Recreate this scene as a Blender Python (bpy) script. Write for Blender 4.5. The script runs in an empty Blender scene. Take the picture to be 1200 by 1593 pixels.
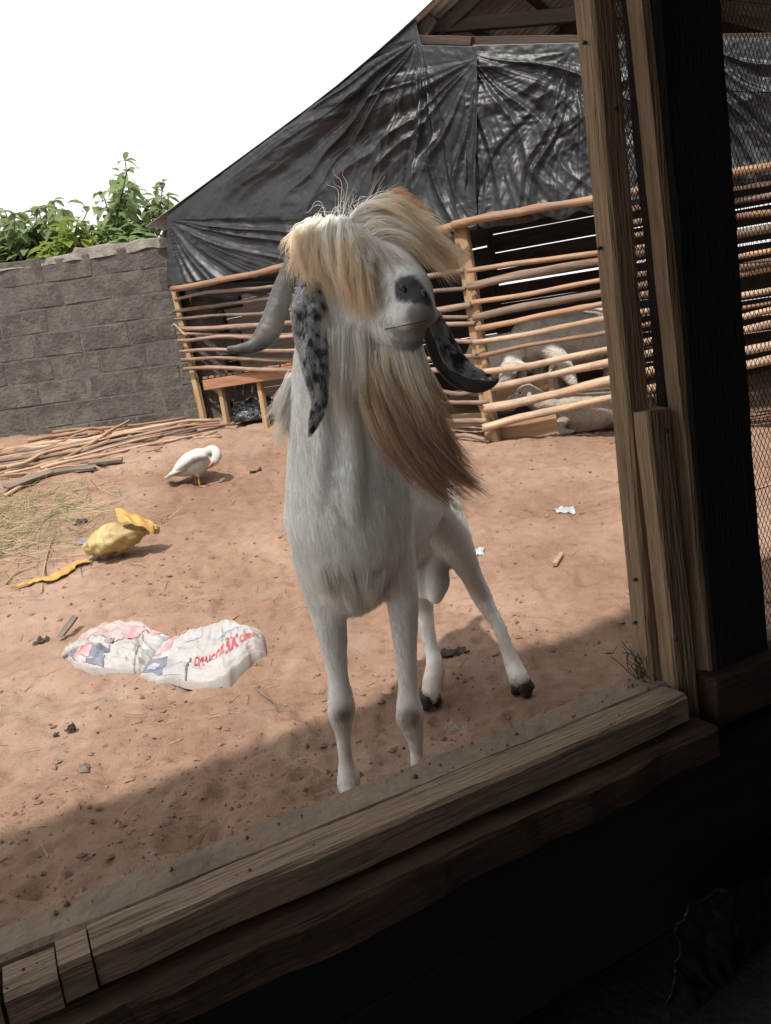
import bpy, math, random
import numpy as np
from mathutils import Vector, Matrix, Quaternion
random.seed(7)
rng = np.random.default_rng(7)
scene = bpy.context.scene
C = scene.collection

# ------------------------------------------------------------------ camera
FPX, PITCH, ROLL, EYE = 1200.0, math.radians(10), math.radians(8), 1.0
cf = np.array([0, math.cos(PITCH), -math.sin(PITCH)])
cu = np.array([0, math.sin(PITCH), math.cos(PITCH)])
cx = np.array([1.0, 0, 0])
CR = math.cos(ROLL) * cx - math.sin(ROLL) * cu
CU = math.cos(ROLL) * cu + math.sin(ROLL) * cx
CP = np.array([0, 0, EYE])
cam_d = bpy.data.cameras.new('camera')
cam = bpy.data.objects.new('camera', cam_d)
C.objects.link(cam)
cam_d.sensor_fit = 'VERTICAL'
cam_d.sensor_height = 36
cam_d.lens = 36 * FPX / 1593
cam_d.clip_start = 0.02
cam_d.clip_end = 500
m = Matrix.Identity(4)
for i in range(3):
    m[i][0], m[i][1], m[i][2], m[i][3] = CR[i], CU[i], -cf[i], CP[i]
cam.matrix_world = m
scene.camera = cam

def ray(a, b): return cf * FPX + (a - 600) * CR - (b - 796.5) * CU
def at(a, b, y): d = ray(a, b); return CP + d * (y / d[1])          # point of a sight line at depth y
def atz(a, b, z): d = ray(a, b); return CP + d * ((z - EYE) / d[2])  # ... at height z

# ------------------------------------------------------------------ light
SUN_EL = math.radians(57)
SUN_AZ = math.radians(197)         # clockwise from +Y: the sun stands high behind the shelter, a little left
sun_dir = np.array([math.sin(SUN_AZ) * math.cos(SUN_EL), math.cos(SUN_AZ) * math.cos(SUN_EL), math.sin(SUN_EL)])
sun_d = bpy.data.lights.new('sun', 'SUN')
sun_d.energy = 2.0
sun_d.angle = math.radians(1.6)
sun_d.color = (1.0, 0.93, 0.84)
sun = bpy.data.objects.new('sun', sun_d)
C.objects.link(sun)
sun.rotation_euler = Vector(sun_dir).to_track_quat('Z', 'Y').to_euler()
sun.location = (0, 0, 20)
world = bpy.data.worlds.new('World')
scene.world = world
world.use_nodes = True
nt = world.node_tree
bg = nt.nodes['Background']
sky = nt.nodes.new('ShaderNodeTexSky')
sky.sky_type = 'NISHITA'
sky.sun_disc = False
sky.sun_elevation = SUN_EL
sky.sun_rotation = SUN_AZ
sky.dust_density = 5
hs = nt.nodes.new('ShaderNodeHueSaturation')
hs.inputs['Saturation'].default_value = 0.12
nt.links.new(sky.outputs[0], hs.inputs['Color'])
# a thin bright cloud layer over the whole sky
tc = nt.nodes.new('ShaderNodeTexCoord')
nz = nt.nodes.new('ShaderNodeTexNoise')
nz.inputs['Scale'].default_value = 1.7
nz.inputs['Detail'].default_value = 6
nt.links.new(tc.outputs['Generated'], nz.inputs['Vector'])
rp = nt.nodes.new('ShaderNodeValToRGB')
rp.color_ramp.elements[0].position = 0.3
rp.color_ramp.elements[0].color = (3.6, 3.63, 3.67, 1)
rp.color_ramp.elements[1].position = 0.7
rp.color_ramp.elements[1].color = (6.0, 5.98, 5.94, 1)
nt.links.new(nz.outputs[0], rp.inputs[0])
mx = nt.nodes.new('ShaderNodeMix')
mx.data_type = 'RGBA'
mx.inputs[0].default_value = 0.88
nt.links.new(hs.outputs[0], mx.inputs[6])
nt.links.new(rp.outputs[0], mx.inputs[7])
nt.links.new(mx.outputs[2], bg.inputs[0])
bg.inputs[1].default_value = 0.10
scene.view_settings.view_transform = 'Standard'
scene.view_settings.look = 'None'
scene.view_settings.exposure = 1.42
scene.view_settings.gamma = 1
scene.view_settings.use_curve_mapping = False
scene.render.engine = 'CYCLES'
scene.cycles.use_denoising = True
scene.cycles.max_bounces = 12
scene.cycles.diffuse_bounces = 6
scene.cycles.transparent_max_bounces = 12
scene.cycles_curves.shape = 'RIBBONS'

# ------------------------------------------------------------------ helpers
def _h(i, j, k):
    n = (i * 374761393 + j * 668265263 + k * 1274126177) & 0xffffffff
    n = ((n ^ (n >> 13)) * 1274126177) & 0xffffffff
    return ((n ^ (n >> 16)) & 0xffff) / 65535.0
def vnoise(p):
    p = np.asarray(p, float)
    i = np.floor(p).astype(np.int64); f = p - i; f = f * f * (3 - 2 * f)
    r = 0
    for a in (0, 1):
        for b in (0, 1):
            for c in (0, 1):
                w = (f[..., 0] if a else 1 - f[..., 0]) * (f[..., 1] if b else 1 - f[..., 1]) * (f[..., 2] if c else 1 - f[..., 2])
                r = r + w * _h(i[..., 0] + a, i[..., 1] + b, i[..., 2] + c)
    return r * 2 - 1
def fbm(p, o=4, g=0.5):
    p = np.asarray(p, float); r = 0; a = 1.0
    for k in range(o):
        r = r + a * vnoise(p * (2.03 ** k) + 17.3 * k); a *= g
    return r
def nrm(v):
    v = np.asarray(v, float); return v / (np.linalg.norm(v, axis=-1, keepdims=True) + 1e-12)
def cat(pts, n):
    """Catmull-Rom through rows of pts, n samples."""
    p = np.asarray(pts, float)
    q = np.vstack([2 * p[0] - p[1], p, 2 * p[-1] - p[-2]])
    t = np.linspace(0, len(p) - 1 - 1e-9, n); i = t.astype(int); f = (t - i)[:, None]
    a, b, c, d = q[i], q[i + 1], q[i + 2], q[i + 3]
    return 0.5 * (2 * b + (c - a) * f + (2 * a - 5 * b + 4 * c - d) * f ** 2 + (3 * b - a - 3 * c + d) * f ** 3)

class MB:
    def __init__(s): s.v = []; s.f = []; s.n = 0
    def add(s, v, f):
        v = np.asarray(v, float).reshape(-1, 3)
        s.v.append(v); s.f += [tuple(int(i) + s.n for i in q) for q in f]; s.n += len(v)
        return s
    def loft(s, rings, cap=True, closed=True):
        n = len(rings[0]); k = len(rings); f = []
        for i in range(k - 1):
            for j in range(n if closed else n - 1):
                j2 = (j + 1) % n
                f.append((i * n + j, i * n + j2, (i + 1) * n + j2, (i + 1) * n + j))
        if cap and closed:
            f.append(tuple(range(n))[::-1]); f.append(tuple((k - 1) * n + j for j in range(n)))
        return s.add(np.vstack(rings), f)
    def tube(s, pts, rad, n=8, ref=(0, 0, 1), aspect=None, round_ends=False):
        """elliptic tube: rad = half width along side, aspect = half height rows (or None)"""
        p = np.asarray(pts, float); k = len(p)
        a = np.broadcast_to(np.asarray(rad, float), (k,)); b = a if aspect is None else np.broadcast_to(np.asarray(aspect, float), (k,))
        t = nrm(np.gradient(p, axis=0)); ref = np.asarray(ref, float)
        rings = []
        def ring(c, tt, aa, bb):
            sd = np.cross(tt, ref)
            if np.linalg.norm(sd) < 1e-3: sd = np.cross(tt, (0.3, 1, 0.2))
            sd = nrm(sd); up = nrm(np.cross(sd, tt))
            th = np.arange(n) * 2 * math.pi / n
            return c + np.outer(np.cos(th) * aa, sd) + np.outer(np.sin(th) * bb, up)
        if round_ends:
            for q in (0.05, 0.5, 0.86):
                e = math.sqrt(1 - q * q)
                rings.append(ring(p[0] - t[0] * e * min(a[0], b[0]), t[0], a[0] * q, b[0] * q))
        for i in range(k): rings.append(ring(p[i], t[i], a[i], b[i]))
        if round_ends:
            for q in (0.86, 0.5, 0.05):
                e = math.sqrt(1 - q * q)
                rings.append(ring(p[-1] + t[-1] * e * min(a[-1], b[-1]), t[-1], a[-1] * q, b[-1] * q))
        return s.loft(rings)
    def mesh(s, name, smooth=True):
        me = bpy.data.meshes.new(name)
        v = np.vstack(s.v)
        me.from_pydata(v.tolist(), [], s.f)
        me.validate()
        if smooth: me.shade_smooth()
        me.update()
        return me

def link(name, data, mat=None, parent=None, mw=None):
    o = bpy.data.objects.new(name, data); C.objects.link(o)
    if mat is not None and hasattr(data, 'materials') and not data.materials: data.materials.append(mat)
    if parent is not None:
        o.parent = parent
        o.matrix_parent_inverse = parent_world(parent).inverted()
    if mw is not None: o.matrix_basis = mw
    return o
def parent_world(o):
    mloc = o.matrix_basis.copy()
    return mloc if o.parent is None else parent_world(o.parent) @ o.matrix_parent_inverse @ mloc
def tag(o, label, cat_, group=None, kind=None):
    o['label'] = label
    if cat_: o['category'] = cat_
    if group: o['group'] = group
    if kind: o['kind'] = kind
    return o
def empty(name, loc, label, cat_, group=None):
    o = bpy.data.objects.new(name, None); C.objects.link(o)
    o.matrix_basis = Matrix.Translation(Vector(loc)); o.empty_display_size = 0.1
    return tag(o, label, cat_, group)
def frame(p0, z, xref):
    """matrix with local Z along z and local X close to xref"""
    z = nrm(z); x = np.asarray(xref, float); x = nrm(x - z * np.dot(x, z)); y = np.cross(z, x)
    mm = Matrix.Identity(4)
    for i in range(3): mm[i][0], mm[i][1], mm[i][2], mm[i][3] = x[i], y[i], z[i], p0[i]
    return mm
def board(name, p0, p1, w, t, xref, mat, parent=None, rough=0.0015, rings=14, ch=0.12, seed=None, ends=0.0):
    """a sawn plank from p0 to p1; w along xref, t across it; edges chamfered and uneven"""
    p0 = np.asarray(p0, float); p1 = np.asarray(p1, float); L = np.linalg.norm(p1 - p0)
    sd = rng.uniform(0, 99) if seed is None else seed
    c = ch * min(w, t); a, b = w / 2, t / 2
    sec = np.array([[-a + c, -b], [-a * .3, -b], [a * .3, -b], [a - c, -b], [a, -b + c], [a, b - c], [a - c, b], [a * .3, b], [-a * .3, b], [-a + c, b], [-a, b - c], [-a, -b + c]])
    rs = []
    for i, z in enumerate(np.linspace(0, L, rings)):
        q = np.column_stack([sec, np.full(len(sec), z)])
        n1 = np.column_stack([fbm(q * 9 + sd, 3), fbm(q * 9 + sd + 31, 3), 0 * q[:, 0]])
        n2 = np.column_stack([fbm(np.tile([[sd, 0.5, z * 1.7]], (len(sec), 1)), 2), fbm(np.tile([[sd + 9, 0.5, z * 1.7]], (len(sec), 1)), 2), 0 * q[:, 0]])
        q = q + n1 * rough + n2 * rough * 2
        if ends and i in (0, rings - 1): q[:, 2] += fbm(q * 40 + sd, 3) * ends
        rs.append(q)
    mb = MB(); mb.loft(rs)
    me = mb.mesh(name, smooth=False)
    return link(name, me, mat, parent, frame(p0, p1 - p0, xref))
def pole(name, p0, p1, r0, r1, mat, parent=None, bend=0.01, rings=12, n=8, knots=0.11):
    p0 = np.asarray(p0, float); p1 = np.asarray(p1, float); L = np.linalg.norm(p1 - p0); sd = rng.uniform(0, 99)
    z = np.linspace(0, L, rings)
    bx, by = bend * fbm(np.column_stack([z * 1.1 / max(L, .5) * 2, 0 * z + sd, 0 * z]), 2), bend * fbm(np.column_stack([z * 1.1 / max(L, .5) * 2, 0 * z + sd + 40, 0 * z]), 2)
    e = np.minimum(1, np.minimum(z, L - z) / (0.15 * L + 1e-6)); bx *= e; by *= e
    rs = []
    for i in range(rings):
        th = np.arange(n) * 2 * math.pi / n; r = r0 + (r1 - r0) * i / (rings - 1)
        q = np.column_stack([np.cos(th) * r, np.sin(th) * r, 0 * th + z[i]])
        k = 1 + knots * 2 * fbm(q * [1 / r / 2, 1 / r / 2, 6] + sd, 2)
        q[:, :2] *= k[:, None]; q[:, 0] += bx[i]; q[:, 1] += by[i]
        if i in (0, rings - 1): q[:, 2] += rng.uniform(-.5, .5, n) * r * .7
        rs.append(q)
    mb = MB(); mb.loft(rs)
    return link(name, mb.mesh(name), mat, parent, frame(p0, p1 - p0, (0.13, 0.99, 0.05)))

def mat(name, c1, c2=None, rough=0.8, scale=6, stretch=(1, 1, 1), bump=0.3, bscale=60, spec=0.3, rnd=0.15, c3=None, detail=6, dist=0.01, sharp=(0.35, 0.65), sheen=0.0, trans=0.0):
    c2 = c2 or tuple(x * 0.72 for x in c1)
    mt = bpy.data.materials.new(name); mt.use_nodes = True
    t = mt.node_tree; N = t.nodes; L = t.links
    b = N['Principled BSDF']
    tcn = N.new('ShaderNodeTexCoord'); mp = N.new('ShaderNodeMapping')
    mp.inputs['Scale'].default_value = stretch
    L.new(tcn.outputs['Object'], mp.inputs[0])
    oi = N.new('ShaderNodeObjectInfo')
    ad = N.new('ShaderNodeVectorMath'); ad.operation = 'ADD'
    cm = N.new('ShaderNodeMath'); cm.operation = 'MULTIPLY'; cm.inputs[1].default_value = 37.0
    L.new(oi.outputs['Random'], cm.inputs[0]); L.new(mp.outputs[0], ad.inputs[0]); L.new(cm.outputs[0], ad.inputs[1])
    n1 = N.new('ShaderNodeTexNoise'); n1.inputs['Scale'].default_value = scale; n1.inputs['Detail'].default_value = detail; n1.inputs['Roughness'].default_value = 0.62
    L.new(ad.outputs[0], n1.inputs['Vector'])
    r = N.new('ShaderNodeValToRGB'); e = r.color_ramp.elements
    e[0].position, e[1].position = sharp; e[0].color = (*c2, 1); e[1].color = (*c1, 1)
    if c3:
        q = e.new((sharp[0] + sharp[1]) / 2 + .02); q.color = (*c3, 1)
    L.new(n1.outputs[0], r.inputs[0])
    hv = N.new('ShaderNodeHueSaturation')
    mr = N.new('ShaderNodeMapRange'); mr.inputs['To Min'].default_value = 1 - rnd; mr.inputs['To Max'].default_value = 1 + rnd
    L.new(oi.outputs['Random'], mr.inputs['Value']); L.new(mr.outputs[0], hv.inputs['Value']); L.new(r.outputs[0], hv.inputs['Color'])
    L.new(hv.outputs[0], b.inputs['Base Color'])
    b.inputs['Roughness'].default_value = rough; b.inputs['Specular IOR Level'].default_value = spec
    n2 = N.new('ShaderNodeTexNoise'); n2.inputs['Scale'].default_value = bscale; n2.inputs['Detail'].default_value = 5
    L.new(ad.outputs[0], n2.inputs['Vector'])
    bp = N.new('ShaderNodeBump'); bp.inputs['Strength'].default_value = bump; bp.inputs['Distance'].default_value = dist
    L.new(n2.outputs[0], bp.inputs['Height']); L.new(bp.outputs[0], b.inputs['Normal'])
    if trans:
        tr = N.new('ShaderNodeBsdfTranslucent'); L.new(hv.outputs[0], tr.inputs[0])
        ms = N.new('ShaderNodeMixShader'); ms.inputs[0].default_value = trans
        L.new(b.outputs[0], ms.inputs[1]); L.new(tr.outputs[0], ms.inputs[2]); L.new(ms.outputs[0], N['Material Output'].inputs[0])
    return mt

def dusty(mt, amount=.55, dcol=(0.36, 0.24, 0.17), sc=13, lo=.48, hi=.72):
    """stains over the whole surface, in world space"""
    t = mt.node_tree; N = t.nodes; L = t.links; b = N['Principled BSDF']; src = b.inputs['Base Color'].links[0].from_socket
    g_ = N.new('ShaderNodeNewGeometry'); n_ = N.new('ShaderNodeTexNoise'); n_.inputs['Scale'].default_value = sc; n_.inputs['Detail'].default_value = 7; n_.inputs['Roughness'].default_value = .7; L.new(g_.outputs['Position'], n_.inputs['Vector'])
    r_ = N.new('ShaderNodeValToRGB'); r_.color_ramp.elements[0].position = lo; r_.color_ramp.elements[0].color = (0, 0, 0, 1); r_.color_ramp.elements[1].position = hi; r_.color_ramp.elements[1].color = (amount, amount, amount, 1); L.new(n_.outputs[0], r_.inputs[0])
    m_ = N.new('ShaderNodeMix'); m_.data_type = 'RGBA'; L.new(r_.outputs[0], m_.inputs[0]); L.new(src, m_.inputs[6]); m_.inputs[7].default_value = (*dcol, 1); L.new(m_.outputs[2], b.inputs['Base Color'])
# ------------------------------------------------------------------ ground
def terrain(x, y):
    x = np.asarray(x, float); y = np.asarray(y, float)
    s = np.maximum(y - 2.3, 0.0)
    s = np.where(s < .8, s * s / 1.6, s - .4)
    top = 5.2
    s = np.where(s > top, top + (s - top) * 0.25, s)
    return -0.05 + s * (0.157 - 0.013 * np.clip(x, -3.5, 3))
def gz(x, y): return float(terrain(x, y))
def G(a, b):
    """where a sight line meets the ground"""
    d = ray(a, b); d = d / d[1]
    ys = np.arange(0.4, 40, 0.02); h = CP[2] + d[2] * ys - terrain(CP[0] + d[0] * ys, ys)
    i = int(np.argmax(h <= 0)) if (h <= 0).any() else len(ys) - 1
    y = ys[i] - 0.02 * (-h[i]) / max(h[i - 1] - h[i], 1e-9)
    return CP + d * y
def relief(x, y):
    p = np.stack([x, y, 0 * x], -1)
    big = fbm(p * 0.9 + 3, 3) * 0.03
    mid = fbm(p * 5 + 11, 4) * 0.015 + (1 - 2 * np.abs(fbm(p * [17, 22, 1] + 4, 3))) * 0.0055
    d = vnoise(p * [11, 8, 1] + 5)
    dents = -np.clip(d - 0.35, 0, 1) * 0.035
    cell = 0.21; cxi, cyi = np.floor(x / cell), np.floor(y / cell); ix, iy = cxi.astype(np.int64), cyi.astype(np.int64)
    hx, hy, hp, ha = _h(ix, iy, 0 * ix + 3), _h(ix, iy, 0 * ix + 7), _h(ix, iy, 0 * ix + 11), _h(ix, iy, 0 * ix + 13) * 6.28
    dx, dy = x - (cxi + .3 + .4 * hx) * cell, y - (cyi + .3 + .4 * hy) * cell; rx, ry = dx * np.cos(ha) + dy * np.sin(ha), dy * np.cos(ha) - dx * np.sin(ha)
    rr = np.sqrt((rx / .032) ** 2 + (ry / .024) ** 2)
    dents = dents + np.where(hp > .45, -.015 * np.exp(-rr ** 4) + .004 * np.exp(-((rr - 1.35) / .35) ** 2), 0)      # hoof prints
    rut = -0.02 * np.exp(-((y - 4.0 - 0.32 * x + 0.12 * np.sin(x * 3)) / 0.16) ** 2) * (x > -2.2)
    return big * np.clip((y - 2.2), 0, 1) + mid + dents + rut
ya = np.concatenate([np.linspace(-6, 0.8, 14)[:-1], np.geomspace(0.8, 12, 430), np.geomspace(12.3, 150, 36)])
ta = np.linspace(-1, 1, 520)
sx = 0.4 * ta + 0.6 * ta ** 3
Yg, Sg = np.meshgrid(ya, sx, indexing='ij')
Xg = Sg * (1.5 * np.abs(Yg) + 3.5)
Zg = terrain(Xg, Yg) + relief(Xg, Yg)
nr, nc = Xg.shape
idx = np.arange(nr * nc).reshape(nr, nc)
quads = np.stack([idx[:-1, :-1], idx[:-1, 1:], idx[1:, 1:], idx[1:, :-1]], -1).reshape(-1, 4)
gm = bpy.data.meshes.new('ground')
gm.vertices.add(nr * nc); gm.vertices.foreach_set('co', np.stack([Xg, Yg, Zg], -1).ravel())
gm.loops.add(len(quads) * 4); gm.loops.foreach_set('vertex_index', quads.ravel())
gm.polygons.add(len(quads)); gm.polygons.foreach_set('loop_start', np.arange(len(quads)) * 4)
gm.update(); gm.shade_smooth()

soil = bpy.data.materials.new('soil'); soil.use_nodes = True
t = soil.node_tree; N = t.nodes; L = t.links; b = N['Principled BSDF']
tcn = N.new('ShaderNodeTexCoord')
def noise(scale, detail=6, rough=.6, vec=None, dist=0):
    n = N.new('ShaderNodeTexNoise'); n.inputs['Scale'].default_value = scale; n.inputs['Detail'].default_value = detail; n.inputs['Roughness'].default_value = rough; n.inputs['Distortion'].default_value = dist
    L.new((vec or tcn.outputs['Object']), n.inputs['Vector']); return n
def ramp(src, stops):
    r = N.new('ShaderNodeValToRGB'); e = r.color_ramp.elements
    while len(e) < len(stops): e.new(0.5)
    for q, (p, c) in zip(e, stops): q.position = p; q.color = (*c, 1) if len(c) == 3 else c
    L.new(src, r.inputs[0]); return r
def mixc(f, a, bb, mode='MIX'):
    mm = N.new('ShaderNodeMix'); mm.data_type = 'RGBA'; mm.blend_type = mode
    if isinstance(f, float): mm.inputs[0].default_value = f
    else: L.new(f, mm.inputs[0])
    L.new(a, mm.inputs[6]); L.new(bb, mm.inputs[7]); return mm.outputs[2]
na = noise(0.9, 5); ca = ramp(na.outputs[0], [(0.36, (0.212, 0.128, 0.089)), (0.50, (0.27, 0.172, 0.122)), (0.64, (0.325, 0.225, 0.168))])
nb = noise(14, 8, .7); cb = ramp(nb.outputs[0], [(0.28, (0.68, 0.64, 0.62)), (0.44, (0.96, 0.96, 0.96)), (0.72, (1.2, 1.2, 1.2))])
c1 = mixc(1.0, ca.outputs[0], cb.outputs[0], 'MULTIPLY')
ne = noise(75, 4, .7); ce = ramp(ne.outputs[0], [(0.28, (0.52, 0.46, 0.43)), (0.38, (0.98, 0.98, 0.98)), (0.62, (1.0, 1.0, 1.0)), (0.74, (1.35, 1.3, 1.25))])
c2 = mixc(0.8, c1, ce.outputs[0], 'MULTIPLY')
# greyish trampled patches
nd = noise(2.3, 5, .65); fd = ramp(nd.outputs[0], [(0.55, (0, 0, 0)), (0.68, (0.55, 0.55, 0.55))])
gr = N.new('ShaderNodeRGB'); gr.outputs[0].default_value = (0.27, 0.21, 0.175, 1)
c3 = mixc(fd.outputs[0], c2, gr.outputs[0])
L.new(c3, b.inputs['Base Color']); b.inputs['Roughness'].default_value = 0.95; b.inputs['Specular IOR Level'].default_value = 0.15
h1 = noise(42, 8, .72); h2 = noise(180, 4, .6)
ma = N.new('ShaderNodeMath'); ma.operation = 'MULTIPLY_ADD'; ma.inputs[1].default_value = 0.35
L.new(h2.outputs[0], ma.inputs[0]); L.new(h1.outputs[0], ma.inputs[2])
bp = N.new('ShaderNodeBump'); bp.inputs['Strength'].default_value = 0.65; bp.inputs['Distance'].default_value = 0.02
L.new(ma.outputs[0], bp.inputs['Height']); L.new(bp.outputs[0], b.inputs['Normal'])
ground = link('ground', gm, soil)
tag(ground, 'bare reddish brown earth of the yard, rising away from the shelter', None, kind='structure')
_hx, _hy = np.arange(-6, 5.0, .02), np.arange(.4, 11.0, .02)
_HX, _HY = np.meshgrid(_hx, _hy, indexing='ij'); _H = terrain(_HX, _HY) + relief(_HX, _HY)
def zt(x, y):
    """ground height with its relief, from a fine table"""
    u, v = min(max((x + 6) / .02, 0), len(_hx) - 2.001), min(max((y - .4) / .02, 0), len(_hy) - 2.001); i, j = int(u), int(v); u -= i; v -= j
    return float(_H[i, j] * (1 - u) * (1 - v) + _H[i + 1, j] * u * (1 - v) + _H[i, j + 1] * (1 - u) * v + _H[i + 1, j + 1] * u * v)
def Gt(a, b, lift=0.0):
    p = G(a, b); return np.array([p[0], p[1], zt(p[0], p[1]) + lift])

# crumbs of earth lying on the ground
ico_v = nrm(np.array([[0, 0, 1], [1, 0, 0], [0, 1, 0], [-1, 0, 0], [0, -1, 0], [0, 0, -1]], float))
ico_f = [(0, 1, 2), (0, 2, 3), (0, 3, 4), (0, 4, 1), (5, 2, 1), (5, 3, 2), (5, 4, 3), (5, 1, 4)]
def scatter(name, n, ylim, smin, smax, mt, label, seed, flat=0.6):
    g = np.random.default_rng(seed)
    y = np.exp(g.uniform(math.log(ylim[0]), math.log(ylim[1]), n)); x = g.uniform(-0.75, 0.75, n) * (y + .5)
    keep = (vnoise(np.stack([x * 2.2, y * 2.2, 0 * x], -1)) + g.uniform(-.8, .8, n)) > 0.05
    x, y = x[keep], y[keep]; n = len(x)
    z = terrain(x, y) + relief(x, y)
    s = smin * (smax / smin) ** (g.random(n) ** 2.6)
    v = ico_v[None] * (1 + g.uniform(-.35, .35, (n, 6, 1)))
    v = v * s[:, None, None] * np.stack([g.uniform(.7, 1.5, n), g.uniform(.7, 1.5, n), g.uniform(.4, .9, n) * flat / .6], -1)[:, None]
    a = g.uniform(0, 6.28, n); ca_, sa_ = np.cos(a)[:, None], np.sin(a)[:, None]
    v = np.stack([v[..., 0] * ca_ - v[..., 1] * sa_, v[..., 0] * sa_ + v[..., 1] * ca_, v[..., 2]], -1)
    v = v + np.stack([x, y, z + s * .2], -1)[:, None]
    f = (np.array(ico_f)[None] + 6 * np.arange(n)[:, None, None]).reshape(-1, 3)
    me = bpy.data.meshes.new(name); me.from_pydata(v.reshape(-1, 3).tolist(), [], f.tolist()); me.update()
    o = link(name, me, mt); return tag(o, label, None, kind='stuff')
m_clod = mat('clod', (0.24, 0.148, 0.106), (0.145, 0.088, 0.063), rough=.95, scale=4, bump=.5, bscale=120)
m_drop = mat('droppings', (0.045, 0.03, 0.022), (0.02, 0.014, 0.012), rough=.9, scale=9)
scatter('earth_crumbs', 20000, (1.15, 7.0), .0020, .013, m_clod, 'loose crumbs and clods of reddish earth', 3)
scatter('dark_crumbs', 1300, (1.15, 7.0), .002, .007, m_drop, 'dark droppings and bits of bark on the earth', 5)
# straw and twig bits
g = np.random.default_rng(11)
mb = MB()
def sliver(p0, p1, w, mbx):
    d = p1 - p0; sd = nrm(np.cross(d, (0, 0, 1))) * w
    u = np.array([0, 0, w * 1.2])
    mbx.add([p0 - sd, p0 + sd, p0 + u, p1 - sd * .6, p1 + sd * .6, p1 + u * .7], [(0, 3, 5, 2), (1, 2, 5, 4), (0, 1, 4, 3), (0, 2, 1), (3, 4, 5)])
for k in range(620):
    y = math.exp(g.uniform(math.log(1.3), math.log(6.5))); x = g.uniform(-.7, .75) * (y + .4)
    l = g.uniform(.012, .05) * (1 + .25 * y); a = g.uniform(0, 3.14)
    x2, y2 = x + l * math.cos(a), y + l * math.sin(a)
    sliver(np.array([x, y, zt(x, y) + .003]), np.array([x2, y2, zt(x2, y2) + .003 + g.uniform(0, .006)]), g.uniform(.0008, .0022), mb)
m_straw = mat('straw', (0.42, 0.31, 0.18), (0.22, 0.15, 0.09), rough=.8, scale=3)
o = link('straw_bits', mb.mesh('straw_bits', False), m_straw); tag(o, 'scattered short bits of straw and twig on the earth', None, kind='stuff')
# dry trampled grass by the left edge of the yard
mb = MB(); mbg = MB()
c0 = G(30, 850); c1_ = G(60, 790)
for k in range(1500):
    q = g.random(); cc = c0 * q + c1_ * (1 - q)
    x, y = cc[0] + g.normal(0, .38) - .25, cc[1] + g.normal(0, .42)
    if x > -1.15 + .25 * (y - 4.0): continue
    l = g.uniform(.06, .3); a = g.uniform(0, 6.28); h = g.uniform(0.0, .09) * (g.random() ** 1.5)
    x2, y2 = x + l * math.cos(a), y + l * math.sin(a)
    sliver(np.array([x, y, zt(x, y) + .004]), np.array([x2, y2, zt(x2, y2) + .008 + h]), g.uniform(.0012, .003), mb if g.random() < .8 else mbg)
o = link('dry_grass', mb.mesh('dry_grass', False), mat('hay', (0.40, 0.31, 0.19), (0.20, 0.15, 0.10), rough=.85, scale=2)); tag(o, 'dry trampled grass and stalks at the left of the yard', None, kind='stuff')
o = link('green_grass', mbg.mesh('green_grass', False), mat('weed', (0.16, 0.20, 0.06), (0.08, 0.11, 0.04), rough=.8, scale=2)); tag(o, 'few thin green blades among the dry grass', None, kind='stuff')

# ------------------------------------------------------------------ block wall
WY = 7.6
m_block = mat('cement_block', (0.125, 0.112, 0.099), (0.065, 0.058, 0.052), rough=.97, scale=4, bump=.8, bscale=30, spec=.1, rnd=.07, c3=(0.095, 0.085, 0.075), dist=.02)
m_mort = mat('mortar', (0.135, 0.122, 0.109), (0.085, 0.076, 0.068), rough=.95, scale=11, bump=.8, bscale=50, spec=.1)
m_mlight = mat('mortar_smear', (0.19, 0.172, 0.155), (0.13, 0.117, 0.105), rough=.95, scale=20, bump=.6, bscale=60)
dusty(m_block, .7, (.058, .051, .045), 1.6, .42, .66); dusty(m_mort, .7, (.058, .051, .045), 1.6, .42, .66)
dusty(m_block, .5, (.17, .152, .135), 9, .52, .7); dusty(m_mort, .6, (.17, .152, .135), 5, .5, .7)
x_l, x_r = -5.2, -1.45
wall = empty('block_wall', ((x_l + x_r) / 2, WY, gz(-3, WY)), 'rough grey cement block wall with a crumbling uneven top', 'wall')
BW, BH, JT = 0.45, 0.215, 0.007
def block_mesh(seed, w=BW, h=BH, d=0.17):
    import bmesh
    bm = bmesh.new(); bmesh.ops.create_cube(bm, size=1)
    bmesh.ops.scale(bm, vec=(w, d, h), verts=bm.verts)
    bmesh.ops.bevel(bm, geom=bm.edges[:], offset=.010, segments=1, affect='EDGES')
    bmesh.ops.subdivide_edges(bm, edges=[e for e in bm.edges if e.calc_length() > .12], cuts=2, use_grid_fill=True)
    co = np.array([v.co[:] for v in bm.verts])
    dl = np.stack([fbm(co * 9 + seed * 7.7 + 50 * k, 3) for k in range(3)], -1) * [.010, .008, .008]
    for v, q in zip(bm.verts, dl): v.co += Vector(q)
    me = bpy.data.meshes.new('block'); bm.to_mesh(me); bm.free(); me.materials.append(m_block); return me
bvar = [block_mesh(i) for i in range(7)]
top_z = lambda x: 2.50 - 0.035 * np.clip(x + 1.8, -4, 0) * -1 * 0 + 0.03 * float(vnoise(np.array([x * 2.3, 1.7, 0.4])))
zb = 0.50; row = 0; slab = MB()
z = zb
heights = [BH] * 9
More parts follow.
